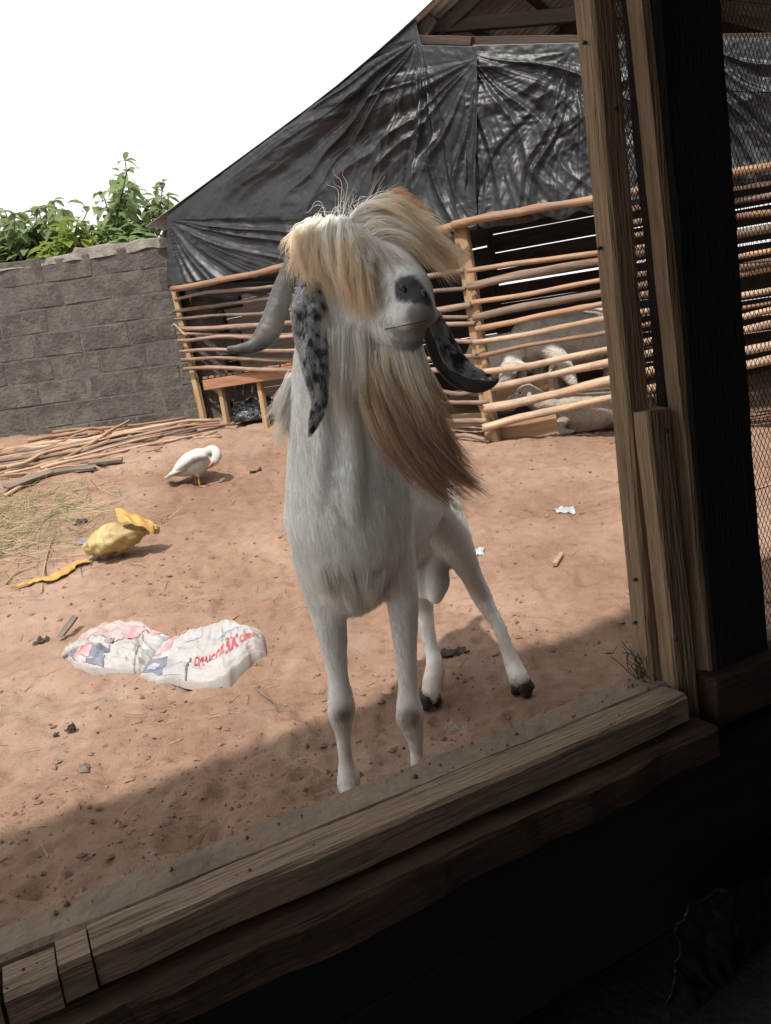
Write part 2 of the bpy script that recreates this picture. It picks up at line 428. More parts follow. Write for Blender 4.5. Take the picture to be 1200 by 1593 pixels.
while z < 2.30:
    off = (row % 2) * BW / 2 + (0.05 * math.sin(row * 2.1))
    x = x_l - off
    last = z + BH + JT > 2.30
    while x < x_r:
        o = link('block', bvar[int(rng.integers(7))], None, wall, None)
        if last and rng.random() < .55:
            sc = rng.uniform(.55, 1.15)
        else: sc = 1.0
        flip = 1 if rng.random() < .5 else -1
        o.matrix_basis = Matrix.Translation((x + BW / 2, WY + .085 + rng.uniform(-.004, .004), z + BH * sc / 2)) @ Matrix.Rotation(math.pi if flip < 0 else 0, 4, 'Z') @ Matrix.Diagonal((1, 1, sc, 1))
        x += BW + JT
    z += BH + JT; row += 1
WTOP = z
# mortar core, its face a little behind the blocks
def grid_obj(name, X, Y, Z, mt, parent=None, thick=0, smooth=True):
    X, Y, Z = np.broadcast_arrays(X, Y, Z); r, c = X.shape; ii = np.arange(r * c).reshape(r, c)
    f = np.stack([ii[:-1, :-1], ii[:-1, 1:], ii[1:, 1:], ii[1:, :-1]], -1).reshape(-1, 4)
    me = bpy.data.meshes.new(name); me.from_pydata(np.stack([X, Y, Z], -1).reshape(-1, 3).tolist(), [], f.tolist())
    if smooth: me.shade_smooth()
    me.update(); o = link(name, me, mt, parent)
    if thick:
        md = o.modifiers.new('solid', 'SOLIDIFY'); md.thickness = thick; md.offset = 0
    return o
rs = []
for x in np.linspace(x_l - .3, x_r + .1, 90):
    h = WTOP - .02 + .03 * float(vnoise(np.array([x * 3.1, 2.2, 0.3])))
    rs.append(np.array([[x, WY + .003 + .004 * float(vnoise(np.array([x * 20, 0, 0]))), zb - .3], [x, WY + .003, h], [x, WY + .16, h - .01], [x, WY + .16, zb - .3]]))
mb = MB(); mb.loft(rs); link('mortar_bed', mb.mesh('mortar_bed', False), m_mort, wall)
# rough mortar capping with a broken outline, and squeezed out mortar at some joints
rs = []
for x in np.linspace(x_l - .3, x_r + .1, 120):
    h = WTOP + .012 + .028 * float(fbm(np.array([x * 4.1, 5.2, 0.3]), 3)) + (0.05 if x > -2.55 else 0.0) - (0.035 if x < -3.0 else 0)
    y0 = WY - .008 + .012 * float(vnoise(np.array([x * 9, 3, 0])))
    rs.append(np.array([[x, y0, WTOP - .05 + .02 * float(vnoise(np.array([x * 7, 9, 1])))], [x, y0 + .006, h - .012], [x, y0 + .04, h], [x, WY + .15, h - .006], [x, WY + .18, WTOP - .05]]))
mb = MB(); mb.loft(rs); link('coping', mb.mesh('coping', False), m_mlight if False else mat('coping_mortar', (0.24, 0.22, 0.195), (0.12, 0.11, 0.1), rough=.95, scale=14, bump=.8, bscale=40), wall)
# ------------------------------------------------------------------ trees beyond the wall
m_leaf = mat('leaf', (0.27, 0.34, 0.15), (0.13, 0.19, 0.085), rough=.6, scale=3.0, bump=.2, bscale=20, spec=.4, trans=.55, sharp=(.3, .7))
m_leaf2 = mat('leaf_young', (0.26, 0.32, 0.07), (0.13, 0.19, 0.04), rough=.5, scale=3.0, bump=.2, bscale=20, spec=.4, trans=.5, sharp=(.3, .7))
m_bark = mat('bark', (0.14, 0.11, 0.085), (0.07, 0.055, 0.045), rough=.9, scale=9, stretch=(1, 1, .3))
def leaf(mbx, p, d, up, L, W):
    """a broad leaf: blade folded along its midrib, drooping at the tip"""
    d = nrm(d); s = nrm(np.cross(d, up)); n = np.cross(s, d)
    prof = [(0, .06, 0), (.22, .75, .02), (.5, 1, -.03), (.78, .62, -.14), (1, .03, -.30)]
    v = []
    for (tq, wq, dr) in prof:
        c = p + d * tq * L + np.array([0, 0, 1]) * dr * L
        v += [c - s * W * wq / 2 + n * .13 * W * wq, c, c + s * W * wq / 2 + n * .13 * W * wq]
    f = []
    for i in range(4):
        f += [(3 * i, 3 * i + 1, 3 * i + 4, 3 * i + 3), (3 * i + 1, 3 * i + 2, 3 * i + 5, 3 * i + 4)]
    mbx.add(v, f)
def tree(name, label, base, tips, lsize, per, seed, ml, trunk_r=.05, spread=.16):
    g = np.random.default_rng(seed)
    root = empty(name, base, label, 'tree', 'trees behind the block wall')
    tb = MB(); fork = np.array(base) + np.array([0, 0, max(.4, (min(t_[2] for t_ in tips) - base[2]) * .55)])
    tb.tube(cat([base, (np.array(base) + fork) / 2 + [.05, 0, 0], fork], 8), np.linspace(trunk_r, trunk_r * .6, 8), 8)
    cr = MB(); first = True
    for tp in tips:
        tp = np.array(tp); mid = (fork + tp) / 2 + g.normal(0, .08, 3)
        path = cat([fork, mid, tp], 14)
        tb.tube(path, np.linspace(trunk_r * .5, .006, 14), 6)
        n = int(per * 2.2)
        for k in range(n):
            q = 1 - g.random() ** 1.4 * .75; i = min(13, int(q * 13))
            a = g.uniform(0, 6.28); d = np.array([math.cos(a), math.sin(a), g.uniform(-1.1, .35)])
            p = path[i] + nrm(d) * g.uniform(.02, spread) + g.normal(0, spread * .3, 3)
            l = lsize * g.uniform(.6, 1.2); leaf(cr, p, d, np.array([0, 0, 1.]), l, l * g.uniform(.5, .7))
        for k in range(4): leaf(cr, tp, np.array([g.normal(), g.normal(), g.uniform(-.7, .6)]), np.array([0, 0, 1.]), lsize * .8, lsize * .45)
    link('trunk', tb.mesh('trunk'), m_bark, root); link('crown', cr.mesh('crown'), ml, root)
    return root
TY = 9.6
def tips_px(lst, y=TY): return [at(a, b_, y + rng.uniform(-.5, .5)) for a, b_ in lst]
def tb_(a, y=TY): p = at(a, 420, y); return np.array([p[0], p[1], gz(p[0], p[1])])
tree('leafy_tree', 'tallest tree behind the wall, a narrow leafy spire beside the shed eave', tb_(190), tips_px([(195, 250), (197, 268), (192, 280), (190, 305), (180, 322), (205, 325), (160, 300), (172, 350), (205, 350), (188, 372), (222, 350)]), .19, 30, 21, m_leaf, .06, .10)
tree('leafy_tree', 'slim tree of drooping leaves just above the shed eave tip', tb_(248), tips_px([(254, 284), (243, 296), (262, 305), (248, 325), (236, 345), (258, 340), (240, 370), (232, 330)]), .17, 18, 22, m_leaf, .05, .09)
tree('leafy_tree', 'thin tree with small dangling top in the middle of the row', tb_(75), tips_px([(84, 312), (72, 325), (60, 322), (92, 335), (76, 342), (70, 350), (80, 370)]), .19, 24, 23, m_leaf, .04, .11)
tree('leafy_tree', 'full rounded green tree at the left edge of the photo', tb_(15), tips_px([(8, 328), (24, 332), (-10, 338), (40, 345), (18, 350), (32, 370), (48, 392), (0, 370), (42, 378), (-30, 360), (25, 385), (5, 390)]), .20, 36, 24, m_leaf, .06, .15)
tree('leafy_shrub', 'low yellow green shrub topping the wall between the taller trees', tb_(110, 9.0), tips_px([(105, 345), (120, 352), (92, 358), (132, 360), (110, 372), (78, 385), (128, 390), (100, 392)], 9.0), .18, 34, 25, m_leaf2, .04, .14)
tree('leafy_shrub', 'tiny dangling twig of leaves right of the yellow green shrub', tb_(140, 9.2), tips_px([(136, 330), (132, 345), (141, 350), (138, 375)], 9.2), .13, 8, 26, m_leaf, .03, .07)
tree('leafy_shrub', 'dark green bush filling the gap below the tallest tree', tb_(160, 9.1), tips_px([(150, 358), (165, 362), (148, 372), (172, 370), (200, 372), (215, 372), (225, 380), (158, 385)], 9.1), .18, 34, 27, m_leaf, .04, .14)
# ------------------------------------------------------------------ animal shed
A1, A2 = np.array([-1.60, 7.4]), np.array([0.87, 5.7])
A3 = np.array([3.9, 4.75])
def plane(p, q):
    d = nrm(q - p); n = np.array([d[1], -d[0]])           # n points to the yard
    if n[1] > 0: n = -n
    return p, n
PL1, PL2 = plane(A1, A2), plane(A2, A3)
def pv(a, b, pl, off=0.0):
    p, n = pl; d = ray(a, b)
    tq = (np.dot(n, p - CP[:2]) + off) / np.dot(n, d[:2])
    return CP + d * tq
n1 = np.array([*PL1[1], 0]); n2 = np.array([*PL2[1], 0])
dir1 = nrm(np.array([*(A2 - A1), 0])); dir2 = nrm(np.array([*(A3 - A2), 0]))
shed = empty('animal_shed', (0.9, 6.6, gz(.9, 6.6)), 'open wooden livestock shed railed with thin poles under a sheet metal roof', 'shed')
m_pole_o = mat('pole_orange', (0.36, 0.195, 0.108), (0.23, 0.115, 0.068), rough=.6, scale=5, stretch=(6, 6, .7), bump=.5, bscale=30, spec=.3, rnd=.25, c3=(0.30, 0.175, 0.105))
m_pole_b = mat('pole_brown', (0.30, 0.20, 0.145), (0.13, 0.09, 0.07), rough=.8, scale=6, stretch=(6, 6, .7), bump=.6, bscale=25, rnd=.25)
m_pole_p = mat('pole_pale', (0.50, 0.36, 0.25), (0.33, 0.21, 0.14), rough=.7, scale=5, stretch=(6, 6, .7), bump=.4, bscale=30, rnd=.15)
m_plank = mat('sawn_plank', (0.40, 0.265, 0.15), (0.27, 0.17, 0.095), rough=.75, scale=4, stretch=(5, 5, .5), bump=.4, bscale=30, rnd=.15)
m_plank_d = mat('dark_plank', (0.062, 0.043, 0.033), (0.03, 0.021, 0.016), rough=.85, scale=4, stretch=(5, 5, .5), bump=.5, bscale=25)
m_plank_r = mat('red_plank', (0.36, 0.18, 0.10), (0.22, 0.11, 0.065), rough=.75, scale=4, stretch=(5, 5, .5), bump=.4, bscale=30)
for q_ in (m_pole_o, m_pole_b, m_pole_p): dusty(q_, .6, (.19, .155, .13), 7, .46, .66)
# posts
board('post', pv(318, 655, PL1, -.05), pv(270, 440, PL1, -.05), .06, .05, dir1, m_plank, shed)
board('post', pv(770, 700, PL1, -.03), pv(716, 345, PL1, -.03), .105, .06, dir1, m_plank, shed, rough=.002)
board('post', pv(498, 690, PL1, -.05), pv(443, 410, PL1, -.05), .07, .05, dir1, m_pole_b, shed)
pb = pv(1250, 600, PL2, -.06); board('post', [pb[0], pb[1], gz(pb[0], pb[1]) - .1], [pb[0], pb[1], 3.0], .08, .06, dir2, m_plank, shed)
# rails of the left bay
left = [((268, 450), (708, 352), .028, 'o'), ((272, 466), (716, 392), .017, 'b'), ((270, 485), (722, 421), .019, 'b'), ((272, 497), (725, 449), .015, 'b'), ((278, 511), (733, 474), .022, 'b'),
        ((276, 519), (729, 494), .015, 'b'), ((278, 530), (739, 503), .018, 'b'), ((280, 547), (739, 532), .017, 'b'), ((283, 560), (748, 554), .019, 'b'), ((287, 574), (746, 577), .021, 'b'),
        ((545, 604), (752, 605), .016, 'b'), ((545, 628), (759, 625), .017, 'b'), ((550, 655), (763, 654), .019, 'b'), ((560, 682), (761, 686), .016, 'b'), ((268, 508), (296, 519), .012, 'p')]
MK = {'o': m_pole_o, 'b': m_pole_b, 'p': m_pole_p}
for (l, r, rad, k) in left:
    ro = .10 if l[1] == 450 else .02
    pole('rail', pv(*l, PL1, ro + rng.uniform(-.01, .015)), pv(*r, PL1, ro + rng.uniform(-.01, .01)), rad * .85, rad * 1.05, MK[k], shed, bend=.05, rings=20)
# rails of the right bay, running on past the near posts
right = [((703, 350), (912, 310), .029, 'o'), ((727, 422), (922, 392), .019, 'o'), ((729, 446), (924, 408), .030, 'b'), ((734, 471), (927, 434), .019, 'o'), ((737, 494), (929, 458), .027, 'b'), ((741, 512), (930, 470), .022, 'o'),
         ((736, 534), (933, 496), .022, 'p'), ((747, 554), (935, 517), .017, 'o'), ((752, 579), (937, 538), .024, 'p'), ((764, 603), (940, 561), .027, 'p'), ((754, 637), (942, 592), .033, 'p'), ((751, 666), (945, 617), .030, 'p')]
for (l, r, rad, k) in right:
    sl = (r[1] - l[1]) / (r[0] - l[0]); rr = (1290, r[1] + sl * .93 * (1290 - r[0]))
    ro = .115 if l[1] < 360 else .06
    pole('rail', pv(*l, PL2, ro), pv(*rr, PL2, ro + rng.uniform(-.01, .01)), rad, rad * .9, MK[k], shed, bend=.025, rings=26, n=10)
for (l, r, rad, k) in [((960, 352), (1290, 290), .02, 'b'), ((955, 372), (1290, 312), .02, 'o'), ((960, 330), (1290, 268), .018, 'p')]:
    pole('rail', pv(*l, PL2, .05), pv(*r, PL2, .05), rad, rad * .9, MK[k], shed, bend=.02, rings=20, n=8)
# raised slatted floor in the left bay
dz = pv(330, 586, PL1)[2]
s0, s1 = pv(318, 590, PL1, -.02), pv(560, 590, PL1, -.02); s0[2] = s1[2] = dz
back1 = -n1
for i in range(24):
    q = s0 + (s1 - s0) * (i + .5) / 24 + n1 * rng.uniform(-.01, .025)
    board('floor_slat', q, q + back1 * 1.5, np.linalg.norm(s1 - s0) / 24 * .8, .022, dir1, m_plank_r if i % 3 else m_pole_b, shed, rings=4)
board('floor_beam', s0 - [0, 0, .065] + n1 * .004, s1 - [0, 0, .065] + n1 * .004, .095, .04, (0, 0, 1), m_plank_r, shed, rings=10)
for f in (.08, .36, .7):
    q = s0 + (s1 - s0) * f - n1 * .05; board('floor_leg', [q[0], q[1], gz(q[0], q[1]) - .05], [q[0], q[1], dz - .03], .05, .05, dir1, m_plank, shed, rings=5)
# back wall of boards, open gaps towards the right
K1, K2, K3 = np.array([-1.75, 10.1]), np.array([1.45, 8.3]), np.array([4.6, 7.4])
for (p, q, gap, w0) in ((K1, K2, .004, .19), (K2, K3, .014, .16)):
    zz = .3
    while zz < 3.6:
        w = w0 * rng.uniform(.85, 1.15)
        p_ = p + (q - p) * (min(.95, max(0, (zz - 2.25) / 1.3)) if w0 > .17 else 0)
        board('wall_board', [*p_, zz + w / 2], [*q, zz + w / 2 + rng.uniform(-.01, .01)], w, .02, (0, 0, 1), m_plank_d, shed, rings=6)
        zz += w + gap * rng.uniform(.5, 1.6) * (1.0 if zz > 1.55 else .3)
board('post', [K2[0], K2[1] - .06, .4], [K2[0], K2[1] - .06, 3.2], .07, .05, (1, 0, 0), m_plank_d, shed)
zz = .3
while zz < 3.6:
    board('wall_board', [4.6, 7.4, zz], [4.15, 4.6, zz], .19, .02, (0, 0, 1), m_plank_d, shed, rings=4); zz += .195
# feed trough boards just inside the rails
def pvb(a, b, off): return pv(a, b, PL2, off)
board('trough_board', pvb(766, 680, -.10), pvb(868, 662, -.10), .17, .025, (0, 0, 1), m_plank, shed, rings=8)
board('trough_board', pvb(772, 612, -.30), pvb(860, 596, -.30), .13, .025, (0, 0, 1), m_plank, shed, rings=8)
board('trough_board', pvb(772, 650, -.32), pvb(862, 632, -.32), .14, .025, (0, 0, 1), m_plank_d, shed, rings=8)
board('trough_post', pvb(857, 590, -.27), pvb(866, 660, -.27), .045, .03, dir2, m_plank, shed, rings=6)
board('trough_board', pv(700, 655, PL1, -.12), pv(752, 652, PL1, -.12), .10, .02, (0, 0, 1), m_plank, shed, rings=5)
board('trough_board', pv(700, 618, PL1, -.14), pv(750, 612, PL1, -.14), .09, .02, (0, 0, 1), m_plank_d, shed, rings=5)
# roof: corrugated sheets, ridge out of sight at the right
m_zinc = mat('roof_sheet_metal', (0.42, 0.42, 0.42), (0.22, 0.18, 0.15), rough=.45, scale=2.5, bump=.1, bscale=30, spec=.5, rnd=.12)
m_zinc.node_tree.nodes['Principled BSDF'].inputs['Metallic'].default_value = .5
rk = np.array([pv(a, b_, PL1, .075) for a, b_ in [(226, 352), (330, 276), (480, 165), (570, 92), (650, 20), (720, -48)]])
d_up = nrm(rk[-1] - rk[-3]); ridge = rk[-1] + d_up * .9
slope1 = cat(np.vstack([rk, ridge]), 16)
slope2 = np.array([ridge, ridge + np.array([*(dir2[:2] * 1.6), -.75]), ridge + np.array([*(dir2[:2] * 3.4), -1.6])]); slope2 = cat(slope2, 8)
for sl in (slope1, slope2):
    for k in range(6):
        sl_ = sl if k < 3 or len(sl) < 12 else sl[5:]
        w = .74; per = .076; nn = int(w / per * 8)
        xs = np.linspace(k * (w - .07), k * (w - .07) + w, nn)
        wob = rng.uniform(-.012, .012)
        t_ = nrm(np.gradient(sl_, axis=0)); upv = nrm(np.cross(np.cross(t_, back1), t_) * 0 + np.cross(t_, back1)); upv *= np.sign(upv[:, 2:3])
        X = sl_[:, None, :] + back1[None, None, :] * xs[None, :, None] + upv[:, None, :] * (.012 * np.sin(xs * 2 * math.pi / per) + .004 * k + wob)[None, :, None]
        o = grid_obj('roof_sheet', X[..., 0], X[..., 1], X[..., 2], m_zinc, shed, thick=.0016)
m_raft = m_plank
for off in (.22, 1.5, 3.0):
    pts = slope1[[0, -1]] + back1 * off - [0, 0, .075]
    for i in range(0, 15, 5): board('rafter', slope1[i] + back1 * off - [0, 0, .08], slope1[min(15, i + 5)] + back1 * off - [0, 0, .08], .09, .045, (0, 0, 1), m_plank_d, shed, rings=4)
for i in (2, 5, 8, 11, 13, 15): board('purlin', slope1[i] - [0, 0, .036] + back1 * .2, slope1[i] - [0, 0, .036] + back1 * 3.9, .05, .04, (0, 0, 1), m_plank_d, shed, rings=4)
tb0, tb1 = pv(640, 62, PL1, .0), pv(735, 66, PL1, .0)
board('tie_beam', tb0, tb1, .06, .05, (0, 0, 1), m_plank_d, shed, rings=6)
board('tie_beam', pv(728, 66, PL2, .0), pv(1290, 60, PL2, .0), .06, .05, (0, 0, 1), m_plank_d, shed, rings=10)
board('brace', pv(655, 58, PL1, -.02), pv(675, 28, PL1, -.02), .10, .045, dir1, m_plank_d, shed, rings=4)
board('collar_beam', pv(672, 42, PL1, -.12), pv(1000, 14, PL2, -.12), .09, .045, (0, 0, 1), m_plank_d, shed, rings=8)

# ------------------------------------------------------------------ black plastic sheets on the gable
m_tarp = mat('black_plastic', (0.014, 0.015, 0.018), (0.009, 0.010, 0.012), rough=.48, scale=3, bump=.10, bscale=9, spec=.55, rnd=.0, dist=.02)
def ip(x, pts): a_ = np.array(pts, float); return np.interp(x, a_[:, 0], a_[:, 1])
def tarp(name, label, pl, xs, top, bot, apexes, nu, nv, seed, parent=None):
    u = np.linspace(xs[0], xs[1], nu); V = np.linspace(0, 1, nv)
    P3 = np.zeros((nv, nu, 3)); PX = np.zeros((nv, nu)); PY = np.zeros((nv, nu))
    for i, a in enumerate(u):
        yt, yb = ip(a, top), ip(a, bot)
        yb = yb + 5 * math.sin(a * .11 + seed) * (1 + math.sin(a * .037)) * .6
        for j, v in enumerate(V):
            b_ = yt + (yb - yt) * v; aa = a + (v - .5) * .14 * (yb - yt) * 0.0
            P3[j, i] = pv(aa, b_, pl, .05); PX[j, i] = aa; PY[j, i] = b_
    nn = np.array([*pl[1], 0])
    disp = np.zeros((nv, nu))
    for (ax, ay, kf, amp, r0, a0, a1) in apexes:
        dx, dy = PX - ax, PY - ay; r = np.hypot(dx, dy); th = np.degrees(np.arctan2(dy, dx))
        win = np.clip((th - a0) / 12, 0, 1) * np.clip((a1 - th) / 12, 0, 1)
        warp = fbm(np.stack([PX / 140, PY / 140, 0 * PX + seed], -1), 2)
        tq = th + warp * 7
        w_ = 1 - 2 * np.abs(fbm(np.stack([tq * kf / 120, r / 600, 0 * r + seed], -1), 2)) ** .8     # long pulled creases
        w2 = 1 - 2 * np.abs(fbm(np.stack([tq * kf / 34, r / 260, 0 * r + seed + 5], -1), 2))
        env = np.clip(r / r0, 0, 1) ** .8 * np.exp(-np.clip(r - r0, 0, None) / (r0 * 2.2))
        disp += (w_ + .22 * w2) * amp * env * win
    q = np.stack([PX / 46, PY / 46, 0 * PX + seed * 3], -1)
    rid = 1 - np.abs(fbm(q + .6 * fbm(q * .7 + 9, 2)[..., None], 4, .55)) * 2
    disp += (rid - .3) * .005
    q2 = np.stack([PX / 15, PY / 19, 0 * PX + seed * 5], -1)
    patch = np.clip(fbm(np.stack([PX / 70, PY / 60, 0 * PX + 2], -1), 2) + .35, 0, 1)
    disp += (1 - np.abs(fbm(q2, 3)) * 2) * .0045 * patch
    edge = np.minimum(1, np.minimum(V, 1 - V)[:, None] / .05 + .25)
    P3 += nn * (disp * edge)[..., None] + np.array([0, 0, -1]) * (np.abs(disp) * .3 * edge)[..., None]
    o = grid_obj(name, P3[..., 0], P3[..., 1], P3[..., 2], m_tarp, parent, thick=.0012)
    if label: tag(o, label, 'tarpaulin')
    return o
tarp('plastic_tarpaulin', 'creased black plastic sheet over the sloping left side of the shed gable', PL1, (262, 742),
     [(262, 332), (330, 279), (480, 169), (570, 97), (646, 30), (656, 70), (742, 72)], [(262, 449), (330, 438), (450, 418), (600, 392), (700, 358), (742, 352)],
     [(652, 60, 13, .042, 170, 70, 178), (262, 342, 15, .026, 110, -5, 88), (742, 90, 12, .03, 150, 80, 175)], 330, 190, 2)
tarp('plastic_tarpaulin', 'creased black plastic sheet hanging above the thick orange rail behind the near post', PL2, (724, 1290),
     [(724, 70), (900, 66), (1290, 55)], [(724, 352), (790, 352), (850, 340), (912, 333), (1290, 268)],
     [(727, 82, 13, .026, 170, -2, 110), (890, 80, 12, .03, 150, 70, 185), (1080, 70, 12, .035, 150, 10, 170)], 300, 170, 6)
# loose rolled lower edge hanging behind the rails
tarp('plastic_tarpaulin', 'dull black plastic strip sagging behind the upper left rails', PL1, (274, 470),
     [(274, 440), (470, 405)], [(274, 462), (380, 462), (470, 425)], [(274, 440, 14, .02, 80, -20, 90)], 70, 20, 8).location = (back1 * .11).tolist()
# side wall of the shed: black sheet
sw0 = np.array([A1[0] - .02, A1[1] + .05]); sw1 = np.array([-1.78, 10.1])
Xs = np.linspace(0, 1, 60)[None, :]; Zs = np.linspace(.8, 2.45, 40)[:, None]
XX = sw0[0] + (sw1[0] - sw0[0]) * Xs + .03 * fbm(np.stack(np.broadcast_arrays(Xs * 6, Zs * 2, 0 * Xs * Zs), -1), 3)
o = grid_obj('plastic_tarpaulin', XX, sw0[1] + (sw1[1] - sw0[1]) * Xs + 0 * Zs, Zs + 0 * Xs, m_tarp, None, thick=.0012)
tag(o, 'black plastic sheet closing the side of the shed next to the block wall', 'tarpaulin')

# ------------------------------------------------------------------ livestock in the shed
def remesh(mbx, voxel, it=4, fac=.5):
    me = mbx.mesh('tmp'); o = bpy.data.objects.new('tmp', me); C.objects.link(o)
    md = o.modifiers.new('r', 'REMESH'); md.mode = 'VOXEL'; md.voxel_size = voxel; md.use_smooth_shade = True
    ms = o.modifiers.new('s', 'SMOOTH'); ms.iterations = it; ms.factor = fac
    dg = bpy.context.evaluated_depsgraph_get(); r = bpy.data.meshes.new_from_object(o.evaluated_get(dg))
    bpy.data.objects.remove(o); bpy.data.meshes.remove(me); r.shade_smooth(); return r
m_fleece = mat('fleece', (0.58, 0.53, 0.47), (0.44, 0.40, 0.35), rough=.95, scale=12, bump=.8, bscale=60, spec=.1, dist=.02)
m_fleece_g = mat('fleece_grey', (0.40, 0.35, 0.30), (0.24, 0.21, 0.18), rough=.95, scale=12, bump=.8, bscale=60, spec=.1, dist=.02)
m_hoof = mat('hoof_horn', (0.045, 0.04, 0.038), (0.02, 0.018, 0.017), rough=.55, scale=20, bump=.3, bscale=80, spec=.4)
def sheep(loc, ang, sc, label, mt, head='down', lying=False):
    loc = np.array(loc); root = empty('sheep', loc, label, 'sheep', 'sheep in the shed')
    b_ = MB(); h0 = .52 if not lying else .20
    T = lambda l: np.array(l, float)
    b_.tube(cat([T([-.42, 0, h0]), T([-.3, 0, h0 + .01]), T([-.05, 0, h0 - .02]), T([.2, 0, h0 - .01]), T([.36, 0, h0 + .01])], 14), cat(np.array([[.09], [.155], [.18], [.16], [.10]]), 14)[:, 0], 14, aspect=cat(np.array([[.11], [.17], [.19], [.18], [.12]]), 14)[:, 0], round_ends=True)
    if head == 'down': hd = [T([.33, 0, h0 + .05]), T([.48, .02, h0 + .0]), T([.58, .03, h0 - .12])]; mz = T([.68, .05, h0 - .30])
    elif head == 'side': hd = [T([.33, 0, h0 + .05]), T([.46, .05, h0 + .12]), T([.53, .1, h0 + .17])]; mz = T([.66, .24, h0 + .10])
    else: hd = [T([.33, 0, h0 + .05]), T([.46, .0, h0 + .14]), T([.52, .0, h0 + .22])]; mz = T([.70, .0, h0 + .13])
    b_.tube(cat(hd, 8), np.linspace(.115, .075, 8), 12, round_ends=True)
    b_.tube(cat([hd[-1], (hd[-1] * .5 + mz * .5), mz], 8), cat(np.array([[.075], [.06], [.038]]), 8)[:, 0], 12, round_ends=True)
    sd = nrm(np.cross(mz - hd[-1], (0, 0, 1)))
    for s in (-1, 1): b_.tube([hd[-1] + sd * s * .05, hd[-1] + sd * s * .13 - [0, 0, .03], hd[-1] + sd * s * .17 - [0, 0, .08]], [.02, .03, .012], 8, aspect=[.012, .014, .008], round_ends=True)
    b_.tube([T([-.42, 0, h0 + .08]), T([-.5, 0, h0 + .0]), T([-.52, 0, h0 - .12])], [.035, .03, .018], 8, round_ends=True)
    for (x, s) in ((.25, 1), (.25, -1), (-.3, 1), (-.3, -1)):
        if lying:
            b_.tube(cat([T([x, s * .13, .14]), T([x + .12, s * .17, .05]), T([x - .06, s * .18, .035])], 8), np.linspace(.06, .022, 8), 8, round_ends=True)
        else:
            b_.tube(cat([T([x, s * .085, h0 - .05]), T([x + (.02 if x > 0 else -.05), s * .09, h0 * .5]), T([x, s * .09, .045])], 9), cat(np.array([[.07], [.03], [.022]]), 9)[:, 0], 8, round_ends=True)
    me = remesh(b_, .016, 3)
    co = np.empty(len(me.vertices) * 3); me.vertices.foreach_get('co', co); co = co.reshape(-1, 3)
    co += np.stack([fbm(co * 14 + 40 * k, 3) for k in range(3)], -1) * .006
    me.vertices.foreach_set('co', co.ravel()); me.update()
    M4 = Matrix.Translation(loc.tolist()) @ Matrix.Rotation(ang, 4, 'Z') @ Matrix.Scale(sc, 4)
    link('body', me, mt, root, M4)
    if not lying:
        for (x, s) in ((.25, 1), (.25, -1), (-.3, 1), (-.3, -1)):
            hb = MB(); hb.tube([[x, s * .09, .05], [x + .012, s * .09, .0]], [.024, .032], 8); link('hoof', hb.mesh('hoof'), m_hoof, root, M4)
    for s in (-1, 1):
        e = hd[-1] * .62 + mz * .38 + sd * s * .055 + np.array([0, 0, .03]); hb = MB(); hb.tube([e - sd * s * .01, e, e + sd * s * .008], [.008, .012, .004], 8); link('eye', hb.mesh('eye'), m_hoof, root, M4)
    return root
def sp(a, b, y): p = at(a, b, y); return [p[0], p[1], zt(p[0], p[1])]
sheep(sp(788, 545, 6.5), math.radians(-60), 1.0, 'pale sheep nearest the tall wooden post, head lowered towards the rails', m_fleece, 'down')
sheep(sp(893, 530, 6.5), math.radians(205), 1.16, 'largest pale sheep standing side on behind the rails', m_fleece, 'down')
sheep(sp(838, 545, 6.95), math.radians(-120), .9, 'smaller sheep half hidden behind the two pale standing ones', m_fleece, 'up')
sheep(sp(918, 640, 5.8), math.radians(175), .86, 'grey sheep lying on the ground behind the lowest rails', m_fleece_g, 'up', True)
# ------------------------------------------------------------------ pole pile by the wall
m_stick = [m_pole_o, m_pole_b, m_pole_p, mat('pole_tan', (0.42, 0.27, 0.16), (0.25, 0.155, 0.09), rough=.7, scale=5, stretch=(6, 6, .6), bump=.4, bscale=30, rnd=.2)]
g = np.random.default_rng(5)
for k in range(34):
    f = k / 33
    la = g.uniform(-110, -10) if g.random() < .75 else g.uniform(0, 130)
    lb = 706 + f * 46 + (la + 20) * -.22 * (1 - .3 * f)
    ra = g.uniform(230, 370) if g.random() < .6 else g.uniform(120, 230)
    rb = 654 + f * 24 + (330 - ra) * .11
    p0, p1 = Gt(la, lb), Gt(ra, rb)
    lift = g.uniform(.015, .10) * (1 - abs(f - .4))
    p0[2] += lift * g.uniform(.6, 1.3); p1[2] += lift * g.uniform(.5, 1)
    # keep the middle of the stick above the ground
    mid = (p0 + p1) / 2; need = zt(mid[0], mid[1]) + .012 - mid[2]
    if need > 0: p0[2] += need; p1[2] += need
    r = g.uniform(.011, .022)
    o = pole('wooden_stick', p0, p1, r, r * .7, m_stick[int(g.integers(4))], None, bend=.035, rings=14, n=7)
    tag(o, 'thin peeled stick lying in the long pile at the foot of the block wall', 'stick', 'sticks piled along the block wall')
for (l, r, rad, lift, lab) in [((8, 772), (205, 668), .016, .09, 'stick lying crosswise over the pile, pointing down to the left'), ((170, 682), (345, 683), .012, .02, 'straight thin stick lying apart just below the right half of the pile'), ((60, 742), (250, 700), .010, .02, 'thin crooked stick lying between the pile and the dark boards')]:
    o = pole('wooden_stick', Gt(*l, .02), Gt(*r, lift), rad, rad * .8, m_stick[3], None, bend=.03, rings=14, n=7); tag(o, lab, 'stick', 'sticks piled along the block wall')
m_wdark = mat('weathered_board', (0.20, 0.16, 0.13), (0.10, 0.08, 0.068), rough=.9, scale=4, stretch=(5, 5, .6), bump=.6, bscale=25)
